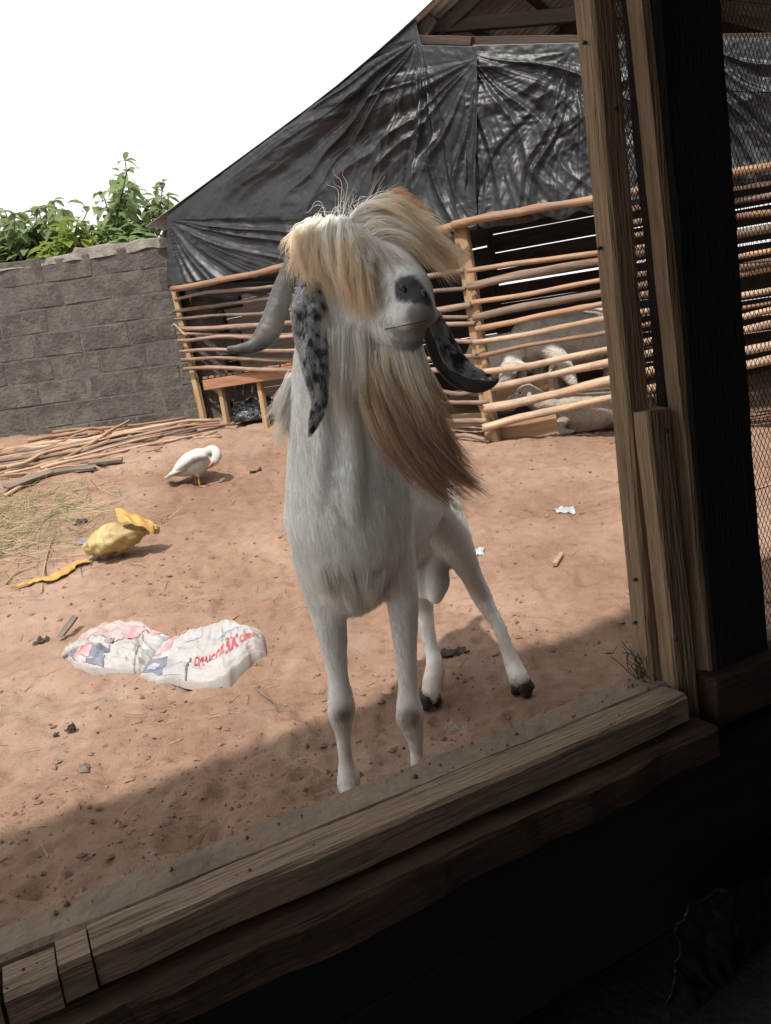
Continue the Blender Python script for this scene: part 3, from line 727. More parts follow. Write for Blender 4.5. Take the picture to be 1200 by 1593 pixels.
for (l, r, w, lab) in [((10, 765), (82, 743), .075, 'dark weathered board end lying lowest beside the stick pile'), ((66, 745), (150, 733), .06, 'dark weathered board in the middle below the stick pile'), ((140, 728), (192, 724), .055, 'short dark board at the right below the stick pile')]:
    p0, p1 = Gt(*l, .03), Gt(*r, .03); o = board('scrap_board', p0, p1, w, .025, (0, .9, .3), m_wdark, None, rough=.004, ends=.02); tag(o, lab, 'board')
# crumpled black and white cloth by the shed floor
p = Gt(408, 652)
th, ph = np.meshgrid(np.linspace(0, 2 * math.pi, 70), np.linspace(0.02, math.pi / 2, 30))
S = np.stack([np.cos(th) * np.sin(ph), np.sin(th) * np.sin(ph), np.cos(ph)], -1)
rr = 1 + .35 * fbm(S * 3, 4) + .12 * (1 - 2 * np.abs(fbm(S * 7 + 3, 3)))
rr[:, -1] = rr[:, 0]
Q = S * rr[..., None] * [.26, .2, .17] + p
m_net = bpy.data.materials.new('striped_cloth'); m_net.use_nodes = True
t = m_net.node_tree; N = t.nodes; L = t.links; b = N['Principled BSDF']; tcn = N.new('ShaderNodeTexCoord')
nq = noise(22, 4, .6, dist=2.0); rq = ramp(nq.outputs[0], [(0.50, (0.02, 0.02, 0.024)), (0.56, (0.03, 0.03, 0.035)), (0.60, (0.42, 0.42, 0.42)), (0.64, (0.04, 0.04, 0.045))])
L.new(rq.outputs[0], b.inputs['Base Color']); b.inputs['Roughness'].default_value = .6
o = grid_obj('cloth_heap', Q[..., 0], Q[..., 1], Q[..., 2], m_net, None, thick=.003); tag(o, 'crumpled black and white cloth heap beside the raised slatted floor', 'cloth')

# ------------------------------------------------------------------ white bird preening
bp_ = Gt(303, 752); k = bp_[1] / FPX
def bd(a, b_, dy=0.0): return at(a, b_, bp_[1] + dy)
bird = empty('duck', bp_, 'white duck preening with its head tucked to its breast, below the stick pile', 'duck')
m_feath = mat('white_feathers', (0.47, 0.46, 0.445), (0.37, 0.36, 0.345), rough=.85, scale=20, bump=.4, bscale=90, spec=.2, rnd=0)
m_fdirty = mat('dirty_feathers', (0.55, 0.50, 0.45), (0.42, 0.37, 0.33), rough=.9, scale=14, bump=.4, bscale=80, spec=.2, rnd=0)
dusty(m_feath, .6, (.42, .37, .32), 30, .5, .7)
b_ = MB()
b_.tube(cat([bd(268, 738), bd(282, 730), bd(300, 721), bd(316, 716), bd(326, 716)], 16), cat(np.array([[.02], [.055], [.085], [.085], [.05]]), 16)[:, 0], 14, aspect=cat(np.array([[.014], [.06], [.09], [.09], [.058]]), 16)[:, 0], round_ends=True)
b_.tube(cat([bd(318, 712), bd(325, 702, -.02), bd(334, 700, -.04), bd(338, 708, -.07), bd(334, 717, -.09)], 14), cat(np.array([[.05], [.038], [.033], [.034], [.03]]), 14)[:, 0], 12, round_ends=True)
b_.tube([bd(298, 728, .03), bd(303, 738, .03)], [.03, .02], 8, round_ends=True); b_.tube([bd(305, 728, -.03), bd(308, 738, -.03)], [.03, .02], 8, round_ends=True)
body = link('body', remesh(b_, .007, 3), m_fdirty if False else m_feath, bird)
for s, dy in ((1, -.075), (-1, .075)):
    w = MB(); w.tube(cat([bd(318, 709, dy), bd(305, 710, dy * 1.1), bd(288, 722, dy * .9), bd(270, 735, dy * .5), bd(260, 741, dy * .3)], 12), cat(np.array([[.02], [.03], [.028], [.018], [.005]]), 12)[:, 0], 10, aspect=cat(np.array([[.035], [.05], [.045], [.026], [.008]]), 12)[:, 0], ref=(0, 1, 0), round_ends=True)
    wo = link('wing', w.mesh('wing'), m_feath, bird)
    for q in range(5):
        fm = MB(); fm.tube([bd(300 - 3 * q, 716 + 3.2 * q, dy * 1.18), bd(280 - 4 * q, 730 + 2.2 * q, dy * 1.0), bd(264 - 3 * q + 6, 739 + 1.5 * q, dy * .6)], [.008, .012, .004], 6, aspect=[.003, .004, .002], ref=(0, 1, 0)); link('feather', fm.mesh('feather'), m_feath, wo)
tl = MB()
for q in range(5): tl.tube([bd(275, 734, (q - 2) * .012), bd(262, 740 + abs(q - 2), (q - 2) * .022), bd(256, 743, (q - 2) * .03)], [.012, .014, .006], 6, aspect=[.004, .004, .002])
link('tail', tl.mesh('tail'), m_fdirty, bird)
m_bleg = mat('orange_leg', (0.45, 0.22, 0.07), (0.30, 0.14, 0.05), rough=.6, scale=30)
m_beak = mat('pink_beak', (0.45, 0.17, 0.13), (0.32, 0.10, 0.08), rough=.5, scale=30)
bk = MB(); bk.tube([bd(334, 716, -.10), bd(329, 722, -.11), bd(325, 726, -.11)], [.018, .015, .010], 8, aspect=[.012, .008, .005], round_ends=True); link('beak', bk.mesh('beak'), m_beak, bird)
for a, dy in ((303, .03), (308, -.03)):
    lg = MB(); f0 = bd(a + 2, 750, dy); zz = zt(f0[0], f0[1]); f0[2] = zz + .008
    lg.tube([bd(a, 735, dy), f0], [.009, .007], 6, round_ends=True)
    for q in (-.5, 0, .5): lg.tube([f0, f0 + np.array([.05 * math.cos(q), -.05 * math.sin(q) - .01, -.003])], [.006, .004], 5, round_ends=True)
    link('leg', lg.mesh('leg'), m_bleg, bird)

# ------------------------------------------------------------------ cement bags
def bag_surface(front, back, H, seed, pw=.30, crease=1.0):
    """returns S(u,v) -> point; u runs left to right, v from the near edge over the top to the far edge"""
    fr = cat([G(*q) for q in front], 60); bk_ = cat([G(*q) for q in back], 60)
    tt = np.linspace(0, 1, 60)
    for q_, k_ in ((fr, 1.0), (bk_, 9.0)): q_[:, :2] += np.stack([fbm(np.column_stack([tt * 7 + k_, 0 * tt + seed, 0 * tt]), 3), fbm(np.column_stack([tt * 7 + k_, 0 * tt + seed + 5, 0 * tt]), 3)], -1) * .018
    def S(u, v):
        u = np.clip(np.asarray(u, float), 0, 1); v = np.clip(np.asarray(v, float), 0, 1); u, v = np.broadcast_arrays(u, v)
        A = np.stack([np.interp(u, tt, fr[:, i]) for i in range(3)], -1); B = np.stack([np.interp(u, tt, bk_[:, i]) for i in range(3)], -1)
        vv = .5 - .5 * np.cos(math.pi * v); vv = .35 * v + .65 * vv
        P = A + (B - A) * vv[..., None]
        eu = np.clip(1 - (2 * u - 1) ** 6, 0, 1) ** .5; ev = np.clip(1 - np.abs(2 * v - 1) ** 3.0, 0, 1) ** pw
        q = np.stack([u * 4.5, v * 3.2, 0 * u + seed], -1)
        wr = 1 + .18 * fbm(q, 2); cr = (1 - 2 * np.abs(fbm(q * [1.3, 2.6, 1] + 7, 2))) * .012 + (1 - 2 * np.abs(fbm(q * [3.5, 1.6, 1] + 3, 2)) ** .7) * .006; cr = cr * crease
        zg = terrain(P[..., 0], P[..., 1]); h = (H(u) * wr + cr) * eu * ev
        P = P.copy(); P[..., 2] = zg + h - .012 * (1 - eu * ev) + .006
        return P
    return S
def bag_mesh(name, S, mt, parent, nu=110, nv=80):
    U_, V_ = np.meshgrid(np.linspace(0, 1, nu), np.linspace(0, 1, nv)); P = S(U_, V_)
    o = grid_obj(name, P[..., 0], P[..., 1], P[..., 2], mt, parent)
    return o
def decal(name, S, uv, mt, parent, off=.0022, n=26, m_=14):
    """a printed panel following the bag: uv = four corners"""
    a_, b2, c_, d_ = [np.array(q, float) for q in uv]
    s_, t_ = np.meshgrid(np.linspace(0, 1, n), np.linspace(0, 1, m_))
    Q = (a_ * (1 - s_)[..., None] + b2 * s_[..., None]) * (1 - t_)[..., None] + (d_ * (1 - s_)[..., None] + c_ * s_[..., None]) * t_[..., None]
    P = S(Q[..., 0], Q[..., 1]); nrmv = np.cross(np.gradient(P, axis=1), np.gradient(P, axis=0)); nrmv = nrm(nrmv); nrmv *= np.sign(nrmv[..., 2:3] + 1e-6)
    P = P + nrmv * off
    return grid_obj(name, P[..., 0], P[..., 1], P[..., 2], mt, parent)
def text_on(S, txt, u0, v0, u1, v1, height, mt, parent, name='lettering', bold=.012, off=.003):
    cu_ = bpy.data.curves.new('t', 'FONT'); cu_.body = txt; cu_.size = 1; cu_.offset = bold; cu_.resolution_u = 3
    o = bpy.data.objects.new('t', cu_); C.objects.link(o)
    dg = bpy.context.evaluated_depsgraph_get(); me = bpy.data.meshes.new_from_object(o.evaluated_get(dg)); bpy.data.objects.remove(o)
    import bmesh
    bm = bmesh.new(); bm.from_mesh(me); bmesh.ops.triangulate(bm, faces=bm.faces[:]); bmesh.ops.subdivide_edges(bm, edges=[e for e in bm.edges if e.calc_length() > .25], cuts=1); bm.to_mesh(me); bm.free()
    co = np.array([v.co[:] for v in me.vertices]); w = co[:, 0].max()
    s_ = co[:, 0] / w; h = co[:, 1]
    du, dv = u1 - u0, v1 - v0
    e = .004
    uu = u0 + du * s_; vv = v0 + dv * s_ + h * height
    P = S(uu, vv); nn = np.cross(S(uu + e, vv) - P, S(uu, vv + e) - P); nn = nrm(nn); nn *= np.sign(nn[:, 2:3] + 1e-6)
    P = P + nn * off
    for v, q in zip(me.vertices, P): v.co = q
    me.update(); me.materials.clear()
    return link(name, me, mt, parent)
m_bag = mat('woven_white', (0.38, 0.376, 0.372), (0.31, 0.30, 0.295), rough=.5, scale=7, bump=.2, bscale=35, spec=.4, rnd=0)
m_bagd = mat('woven_grey', (0.33, 0.33, 0.345), (0.27, 0.265, 0.28), rough=.5, scale=7, bump=.2, bscale=35, spec=.4, rnd=0)
m_red = mat('print_red', (0.52, 0.06, 0.085), (0.42, 0.05, 0.07), rough=.5, scale=20, bump=.1, rnd=0)
for q_ in (m_bag, m_bagd, m_red): dusty(q_)
m_pink = mat('print_faded_pink', (0.46, 0.19, 0.215), (0.47, 0.35, 0.35), rough=.5, scale=16, bump=.2, bscale=35, rnd=0, sharp=(.42, .58))
m_pinkp = mat('print_pale_pink', (0.39, 0.33, 0.31), (0.35, 0.25, 0.235), rough=.5, scale=16, bump=.2, bscale=35, rnd=0)
m_blue = mat('print_navy', (0.11, 0.115, 0.155), (0.19, 0.195, 0.235), rough=.5, scale=25, bump=.2, bscale=35, rnd=0)
m_grey = mat('print_grey', (0.25, 0.26, 0.33), (0.42, 0.42, 0.48), rough=.5, scale=20, bump=.1, rnd=0)
bagR = empty('cement_bag', Gt(320, 1050), 'white cement bag with red lettering, crumpled on the earth left of the goat', 'bag', 'empty cement bags')
SR = bag_surface([(214, 1050), (262, 1064), (322, 1072), (372, 1058), (414, 1022)], [(246, 1006), (290, 991), (330, 984), (370, 982), (410, 987)], lambda u: .022 + .034 * np.clip(u * 1.6 - .1, 0, 1), 3.0, crease=.75)
bag_mesh('bag_body', SR, m_bag, bagR)
decal('printed_panel', SR, [(.03, .10), (.21, .08), (.20, .40), (.03, .43)], m_blue, bagR)
decal('printed_panel', SR, [(.215, .05), (.37, .06), (.36, .34), (.205, .38)], m_bagd, bagR)
decal('printed_panel', SR, [(.04, .50), (.10, .50), (.30, .96), (.16, .96)], m_pink, bagR)
decal('printed_panel', SR, [(.08, .15), (.15, .15), (.145, .34), (.08, .34)], m_grey, bagR, off=.004)
decal('printed_panel', SR, [(.30, .62), (.45, .66), (.45, .74), (.30, .70)], m_grey, bagR)
decal('printed_panel', SR, [(.57, .60), (.80, .73), (.80, .77), (.57, .64)], m_grey, bagR)
text_on(SR, 'DANGOTE', .42, .24, .66, .34, .19, m_red, bagR)
text_on(SR, '3X', .675, .32, .79, .37, .34, m_red, bagR, bold=.03)
text_on(SR, 'CEMENT', .80, .40, .955, .47, .19, m_red, bagR)
bagL = empty('cement_bag', Gt(160, 1035), 'faded pink and white cement bag lying left of the lettered one', 'bag', 'empty cement bags')
SL = bag_surface([(100, 1028), (118, 1042), (160, 1047), (205, 1046), (232, 1046)], [(122, 997), (160, 983), (195, 978), (230, 983), (262, 992)], lambda u: .02 + .022 * np.sin(np.clip(u, 0, 1) * 3.1) ** .7, 11.0)
bag_mesh('bag_body', SL, m_bag, bagL)
decal('printed_panel', SL, [(.10, .12), (.50, .05), (.50, .40), (.10, .46)], m_blue, bagL)
decal('printed_panel', SL, [(.22, .14), (.36, .11), (.36, .38), (.22, .42)], m_pink, bagL, off=.004)
decal('printed_panel', SL, [(.10, .58), (.62, .52), (.80, .93), (.14, .95)], m_pinkp, bagL)
decal('printed_panel', SL, [(.52, .52), (.62, .50), (.95, .88), (.86, .92)], m_pink, bagL, off=.004)
kn = MB(); kp = Gt(104, 1022); kn.tube(cat([kp + [-.01, 0, .012], kp + [.02, 0, .03], kp + [.05, .01, .035], kp + [.10, .01, .03]], 14), cat(np.array([[.010], [.022], [.028], [.03]]), 14)[:, 0] * (1 + .2 * np.sin(np.arange(14) * 2.3)), 16, round_ends=True)
link('gathered_end', kn.mesh('gathered_end'), m_bag, bagL)
st = MB(); q0, q1 = SL(np.array(.52), np.linspace(.02, .55, 10)), None; st.tube(q0 + [0, 0, .003], .004, 6); link('tie_string', st.mesh('tie_string'), m_blue, bagL)
st = MB(); q0 = SR(np.array(.375), np.linspace(.02, .40, 10)); st.tube(q0 + [0, 0, .003], .004, 6); link('tie_string', st.mesh('tie_string'), m_blue, bagR)

# ------------------------------------------------------------------ yellow sack and strip
m_yel = bpy.data.materials.new('yellow_woven'); m_yel.use_nodes = True
t = m_yel.node_tree; N = t.nodes; L = t.links; b = N['Principled BSDF']; tcn = N.new('ShaderNodeTexCoord')
mp_ = N.new('ShaderNodeMapping'); mp_.inputs['Rotation'].default_value = (0.5, 0.3, 0.5); L.new(tcn.outputs['Object'], mp_.inputs[0])
wv = N.new('ShaderNodeTexWave'); wv.inputs['Scale'].default_value = 8; wv.inputs['Distortion'].default_value = 2.5; wv.inputs['Detail'].default_value = 2; L.new(mp_.outputs[0], wv.inputs[0])
ry = ramp(wv.outputs[0], [(0.0, (0.28, 0.23, 0.10)), (0.08, (0.39, 0.31, 0.125)), (1.0, (0.42, 0.335, 0.145))])
nyy = noise(9, 5); ryy = ramp(nyy.outputs[0], [(0.35, (.75, .72, .7)), (0.65, (1.05, 1.05, 1.05))])
L.new(mixc(1.0, ry.outputs[0], ryy.outputs[0], 'MULTIPLY'), b.inputs['Base Color']); b.inputs['Roughness'].default_value = .55; dusty(m_yel, .5)
m_yor = mat('yellow_orange', (0.47, 0.29, 0.085), (0.37, 0.22, 0.065), rough=.55, scale=10, bump=.3, bscale=40, rnd=.05)
sk = empty('yellow_sack', Gt(185, 865), 'stuffed yellow woven sack tied at its neck, half way to the duck', 'sack')
y0 = G(180, 868)[1]
def sk_(a, b_, dy=0): return at(a, b_, y0 + dy)
cl = cat([sk_(142, 850), sk_(160, 843), sk_(185, 835), (sk_(208, 828)), sk_(226, 820), sk_(236, 819), sk_(243, 821)], 40)
rad = cat(np.array([[.075], [.115], [.112], [.085], [.045], [.016], [.03]]), 40)[:, 0]
mb = MB(); mb.tube(cl, rad, 40, aspect=rad * .62, round_ends=True); me = mb.mesh('sack_body')
co = np.empty(len(me.vertices) * 3); me.vertices.foreach_get('co', co); co = co.reshape(-1, 3)
ax = nrm(cl[-1] - cl[0]); rel = co - cl[0]; along = rel @ ax; rv = rel - np.outer(along, ax); ang = np.arctan2(rv[:, 2], rv @ nrm(np.cross(ax, (0, 0, 1))))
fold = np.clip((along - .18) / .15, 0, 1); co += nrm(rv) * (.006 * fold * np.sin(ang * 11 + 2 * np.sin(along * 20)) + .022 * fbm(co * 6, 2) + .012 * (1 - 2 * np.abs(fbm(co * [14, 14, 20] + 3, 3))))[:, None]
co[:, 2] = np.maximum(co[:, 2], terrain(co[:, 0], co[:, 1]) - .01); me.vertices.foreach_set('co', co.ravel()); me.update()
link('sack_body', me, m_yel, sk)
u, v = np.meshgrid(np.linspace(0, 1, 40), np.linspace(0, 1, 18))
pA = cat([sk_(243, 818, .02), sk_(225, 806, .03), sk_(202, 796, .03), sk_(180, 792, .02)], 40); pB = cat([sk_(240, 826, -.05), sk_(222, 822, -.10), sk_(203, 815, -.12), sk_(184, 808, -.08)], 40)
P = pA[None] * (1 - v)[..., None] + pB[None] * v[..., None]; P = P + np.stack([0 * u, -.01 * np.sin(v * 3.1), .014 * np.sin(v * 3.1) + .008 * np.sin(v * 11 + u * 7) + .006 * np.sin(u * 16 + v * 3)], -1)
grid_obj('mouth_flap', P[..., 0], P[..., 1], P[..., 2], m_yor, sk, thick=.002)
cen = [Gt(a, b_, .015) for a, b_ in [(142, 877), (125, 880), (108, 886), (92, 898), (80, 906), (72, 905), (55, 907), (38, 914), (20, 922)]]
wid = np.array([.02, .03, .045, .05, .03, .015, .022, .02, .004]); cl = cat(cen, 60); wd = np.interp(np.linspace(0, 8, 60), range(9), wid)
u, v = np.meshgrid(np.arange(60), np.linspace(-1, 1, 12)); side = nrm(np.cross(nrm(np.gradient(cl, axis=0)), (0, 0, 1)))
P = cl[None] + side[None] * (v * wd[None])[..., None]; P[..., 2] += .012 * (1 - v ** 2) + .003 * np.sin(u * .9 + v * 2) + .004 * np.sin(u * .23)
o = grid_obj('yellow_strip', P[..., 0], P[..., 1], P[..., 2], m_yor, None, thick=.002); tag(o, 'torn twisted strip of yellow plastic trailing left of the yellow sack', 'plastic strip')

# ------------------------------------------------------------------ litter in the yard
def crumple(name, a, b_, sx_, sy_, h, mt, label, cat_, seed, n=22):
    p = Gt(a, b_, .004); u, v = np.meshgrid(np.linspace(-1, 1, n), np.linspace(-1, 1, n)); q = np.stack([u * 1.7, v * 1.7, 0 * u + seed], -1)
    k = 1 + .35 * fbm(q * .6 + 5, 2)
    X, Y = p[0] + u * sx_ * k, p[1] + v * sy_ * k; Z = terrain(X, Y) + relief(X, Y) + .003 + h * np.abs(fbm(q, 2)) * .7 + h * .25 * (1 - np.maximum(u ** 2, v ** 2))
    o = grid_obj(name, X, Y, Z, mt, None, thick=.0012); return tag(o, label, cat_)
m_film = mat('white_film', (0.38, 0.40, 0.41), (0.34, 0.36, 0.37), rough=.3, scale=20, spec=.5, rnd=0)
m_bluef = mat('blue_film', (0.16, 0.22, 0.34), (0.08, 0.12, 0.2), rough=.4, scale=20, rnd=0)
m_blk = mat('charred', (0.075, 0.062, 0.054), (0.03, 0.026, 0.023), rough=.85, scale=20, bump=.7, bscale=70)
crumple('plastic_wrapper', 876, 790, .06, .06, .02, m_film, 'small crumpled clear plastic wrapper on the earth near the tall near post', 'wrapper', 1)
crumple('paper_scrap', 742, 857, .035, .03, .015, m_film, 'tiny white paper scrap right of the goat flank', 'paper', 2)
crumple('plastic_wrapper', 131, 842, .04, .03, .02, m_bluef, 'small blue plastic scrap behind the yellow sack', 'wrapper', 3)
crumple('bark_scrap', 706, 1019, .055, .035, .02, m_blk, 'flat dark scrap of bark beside the goat hind hoof', 'bark', 4)
crumple('ash_lump', 112, 1142, .016, .014, .028, m_blk, 'dark lump of ash on the earth below the cement bags', 'ash lump', 5)
crumple('ash_lump', 88, 1147, .009, .009, .014, m_blk, 'smaller dark crumb left of the ash lump', 'ash lump', 6)
crumple('bark_scrap', 131, 1200, .018, .012, .016, m_wdark, 'brown wood chip alone on the sunlit earth at lower left', 'wood chip', 7)
crumple('bark_scrap', 398, 734, .05, .03, .02, m_blk, 'dark scrap on the earth right of the duck', 'scrap', 8)
crumple('bark_scrap', 126, 808, .045, .035, .03, m_blk, 'dark tangled scrap above the yellow sack', 'scrap', 9)
crumple('bark_scrap', 66, 994, .03, .025, .025, m_blk, 'dark clod of scraps left of the cement bags', 'scrap', 10)
o = board('wood_peg', Gt(864, 879, .012), Gt(874, 862, .02), .022, .014, (1, 0, 0), m_pole_p, None, rings=5); tag(o, 'short pale wooden chip standing out on the earth right of the goat', 'wood chip')
o = board('bark_piece', Gt(100, 992, .03), Gt(122, 978, .07), .028, .012, (1, .3, .3), m_wdark, None, rough=.005, rings=6, ends=.02); tag(o, 'dark bark piece sticking up behind the left cement bag', 'bark')
for (pts, r, lab, mt) in [([(340, 972), (355, 963), (372, 955)], .004, 'thin pale straw sticking out behind the lettered bag', m_straw), ([(398, 1073), (412, 1085), (427, 1095), (430, 1106), (434, 1118)], .003, 'crooked dark twig on the earth right of the lettered bag', m_wdark),
                      ([(64, 920), (70, 880), (78, 845), (86, 828)], .006, 'pale bent stalk standing by the yellow strip', m_straw), ([(50, 822), (75, 808), (105, 790)], .006, 'bleached straight stalk lying above the yellow sack', m_straw), ([(10, 910), (25, 895), (50, 885)], .006, 'pale root stalk at the left edge by the yellow strip', m_straw)]:
    tb = MB(); tb.tube(cat([Gt(*q, .008) for q in pts], 14), np.linspace(r, r * .5, 14), 6); o = link('twig', tb.mesh('twig'), mt); tag(o, lab, 'twig')
# downy feather
mb = MB(); fp = Gt(710, 1130, .006)
for q in range(60):
    f = rng.random(); p0 = fp + np.array([(f - .5) * .05, 0, 0]); a = rng.uniform(0, 6.28); sliver(p0, p0 + np.array([math.cos(a) * .016, math.sin(a) * .014, rng.uniform(0, .012)]), .0006, mb)
o = link('feather', mb.mesh('feather', False), m_film); tag(o, 'small downy white feather on the shaded earth by the right front leg', 'feather')
# ------------------------------------------------------------------ goat
def Z1(zx, zy, y): return at(340 + .3833 * zx, 290 + .3834 * zy, y)
goat = empty('goat', [0.03, 1.95, -.05], 'white long bearded billy goat with hanging mottled ears looking in over the sill', 'goat')
gb = MB(); bones = []          # bones: sample position, flow direction, hair length, lift
def limb(pts, a, b_=None, n=18, ref=(0, 0, 1), k=18, flow=None, ln=.012, lift=.35, rend=True):
    p = cat(pts, k); aa = cat(np.array(a, float)[:, None], k)[:, 0]; bb = aa if b_ is None else cat(np.array(b_, float)[:, None], k)[:, 0]
    gb.tube(p, aa, n, ref=ref, aspect=bb, round_ends=rend)
    tg = nrm(np.gradient(p, axis=0))
    for i in range(k): bones.append((p[i], tg[i] if flow is None else nrm(np.array(flow, float)), ln, lift, max(aa[i], bb[i])))
# trunk
limb([at(540, 838, 1.83), at(541, 825, 1.845), at(545, 805, 1.88), at(583, 792, 2.0), at(612, 775, 2.15), at(634, 762, 2.3), at(652, 752, 2.42), at(660, 748, 2.47)],
     [.13, .145, .155, .15, .14, .118, .095, .05], [.155, .175, .20, .19, .15, .145, .12, .07], k=26, flow=None, ln=.022, lift=.28)
# breast: hair falls straight down
for q in ((520, 850, 1.69), (560, 855, 1.68), (585, 850, 1.73), (500, 850, 1.74), (540, 900, 1.70), (540, 790, 1.66), (575, 900, 1.72)):
    bones.append((at(*q), np.array([0, .15, -1.]), .024, .27, .1))
# neck
limb([at(543, 885, 1.80), at(545, 835, 1.795), at(545, 775, 1.80), at(541, 720, 1.80), at(531, 640, 1.785), at(528, 565, 1.765), at(532, 495, 1.76), at(540, 430, 1.77)],
     [.11, .145, .15, .142, .118, .102, .092, .08], [.11, .145, .155, .15, .128, .112, .10, .085], ref=(0, 1, 0), k=20, flow=(.02, .05, -1), ln=.024, lift=.26)
# loose folds down the front of the neck
for pts, r in (([at(500, 560, 1.67), at(505, 660, 1.675), at(503, 760, 1.675), at(505, 840, 1.70)], [.012, .02, .02, .014]), ([at(540, 590, 1.655), at(548, 690, 1.66), at(550, 780, 1.655), at(552, 860, 1.68)], [.012, .022, .024, .016]), ([at(585, 620, 1.69), at(594, 720, 1.70), at(602, 800, 1.71), at(606, 870, 1.74)], [.012, .018, .02, .014]), ([at(466, 620, 1.74), at(462, 720, 1.74), at(462, 800, 1.76)], [.014, .02, .016])):
    limb(pts, r, k=12, n=10, flow=(.02, .03, -1), ln=.024, lift=.26)
# head
limb([at(536, 412, 1.79), at(552, 415, 1.755), at(578, 424, 1.705), at(606, 443, 1.652), at(630, 463, 1.605), at(645, 476, 1.572), at(652, 482, 1.555)],
     [.075, .083, .075, .059, .049, .045, .032], [.08, .094, .094, .084, .074, .064, .046], k=20, ln=.012, lift=.3, flow=(-.5, .5, -.35))
limb([at(545, 470, 1.74), at(580, 492, 1.675), at(612, 510, 1.62), at(636, 520, 1.59)], [.065, .055, .043, .034], k=10, ln=.02, lift=.25, flow=(-.3, .3, -.8))
limb([at(575, 385, 1.71), at(605, 404, 1.65), at(630, 425, 1.60), at(646, 442, 1.575)], [.052, .044, .037, .032], k=12, n=14, ln=.010, lift=.3, flow=(-.5, .5, .2))       # straight bridge of the nose
limb([at(624, 440, 1.590), at(640, 443, 1.566), at(654, 452, 1.562)], [.020, .026, .022], k=8, n=12, ln=.004, lift=.2)      # nose pad
limb([at(604, 500, 1.600), at(635, 492, 1.548), at(663, 488, 1.555)], [.020, .032, .026], k=8, n=12, ln=.006, lift=.2)     # upper lip
# front legs
limb([at(497, 850, 1.79), at(505, 905, 1.785), at(514, 965, 1.78), at(525, 1045, 1.775), at(531, 1095, 1.765), at(531, 1110, 1.765), at(534, 1142, 1.77), at(538, 1181, 1.77), at(542, 1211, 1.765), at(545, 1234, 1.75)],
     [.068, .058, .041, .026, .034, .033, .0205, .019, .029, .026], k=34, n=14, ref=(0, 1, 0), ln=.013, lift=.22)
limb([at(598, 850, 1.80), at(615, 900, 1.81), at(626, 935, 1.81), at(631, 1008, 1.805), at(635, 1066, 1.80), at(637, 1108, 1.79), at(640, 1122, 1.79), at(647, 1154, 1.795), at(650, 1180, 1.795), at(655, 1210, 1.79), at(658, 1232, 1.775)],
     [.072, .054, .040, .029, .0255, .035, .033, .0205, .019, .029, .026], k=34, n=14, ref=(0, 1, 0), ln=.013, lift=.22)
# hind legs
limb([at(636, 790, 2.32), at(646, 850, 2.35), at(652, 905, 2.41), at(659, 945, 2.45), at(666, 985, 2.42), at(673, 1015, 2.39), at(677, 1036, 2.36), at(674, 1058, 2.32), at(671, 1078, 2.29)],
     [.095, .076, .05, .034, .026, .025, .031, .034, .031], k=30, n=14, ref=(0, 1, 0), ln=.014, lift=.22)
limb([at(664, 775, 2.32), at(688, 812, 2.29), at(709, 848, 2.30), at(733, 893, 2.35), at(747, 922, 2.40), at(762, 950, 2.39), at(775, 972, 2.37), at(788, 1006, 2.34), at(800, 1036, 2.31), at(808, 1056, 2.28)],
     [.098, .076, .056, .035, .034, .026, .023, .023, .029, .033], k=32, n=14, ref=(0, 1, 0), ln=.014, lift=.22)
limb([at(661, 930, 2.46), at(664, 945, 2.475), at(668, 962, 2.45)], [.014, .021, .012], k=8, n=10, ln=.012, lift=.2)      # points of the hocks
limb([at(746, 908, 2.41), at(755, 924, 2.43), at(763, 944, 2.41)], [.014, .021, .012], k=8, n=10, ln=.012, lift=.2)
# scrotum and tail
limb([at(676, 835, 2.33), at(680, 875, 2.31), at(681, 905, 2.30), at(678, 928, 2.29)], [.022, .03, .040, .026], k=12, n=14, ref=(0, 1, 0), ln=.005, lift=.2)
limb([at(660, 835, 2.34), at(656, 875, 2.33), at(655, 900, 2.32), at(657, 922, 2.31)], [.02, .026, .034, .022], k=12, n=14, ref=(0, 1, 0), ln=.005, lift=.2)
limb([at(660, 735, 2.48), at(668, 715, 2.54), at(678, 712, 2.58)], [.03, .022, .01], k=8, n=10, ln=.03)
gme = remesh(gb, .0075, 12, .5)
nv_ = len(gme.vertices); co = np.empty(nv_ * 3); gme.vertices.foreach_get('co', co); co = co.reshape(-1, 3)
nosep = [(at(640, 449, 1.545), .043), (at(628, 446, 1.575), .026), (at(655, 458, 1.55), .036), (at(664, 478, 1.55), .034), (at(662, 500, 1.555), .032)]
knee = [(at(532, 1106, 1.745), .020), (at(638, 1114, 1.765), .021)]
def smooth01(x): x = np.clip(x, 0, 1); return x * x * (3 - 2 * x)
def zpoly(l): q = np.array(l, float); return np.column_stack([340 + .3833 * q[:, 0], 290 + .3834 * q[:, 1]])
PAD = zpoly([(712, 395), (742, 364), (800, 356), (838, 405), (862, 450), (868, 485), (815, 478), (780, 466), (722, 470)])
LIP = zpoly([(800, 470), (872, 470), (888, 540), (860, 600), (800, 600), (770, 540)])
CHN = zpoly([(690, 590), (760, 575), (850, 560), (850, 640), (780, 670), (700, 640)])
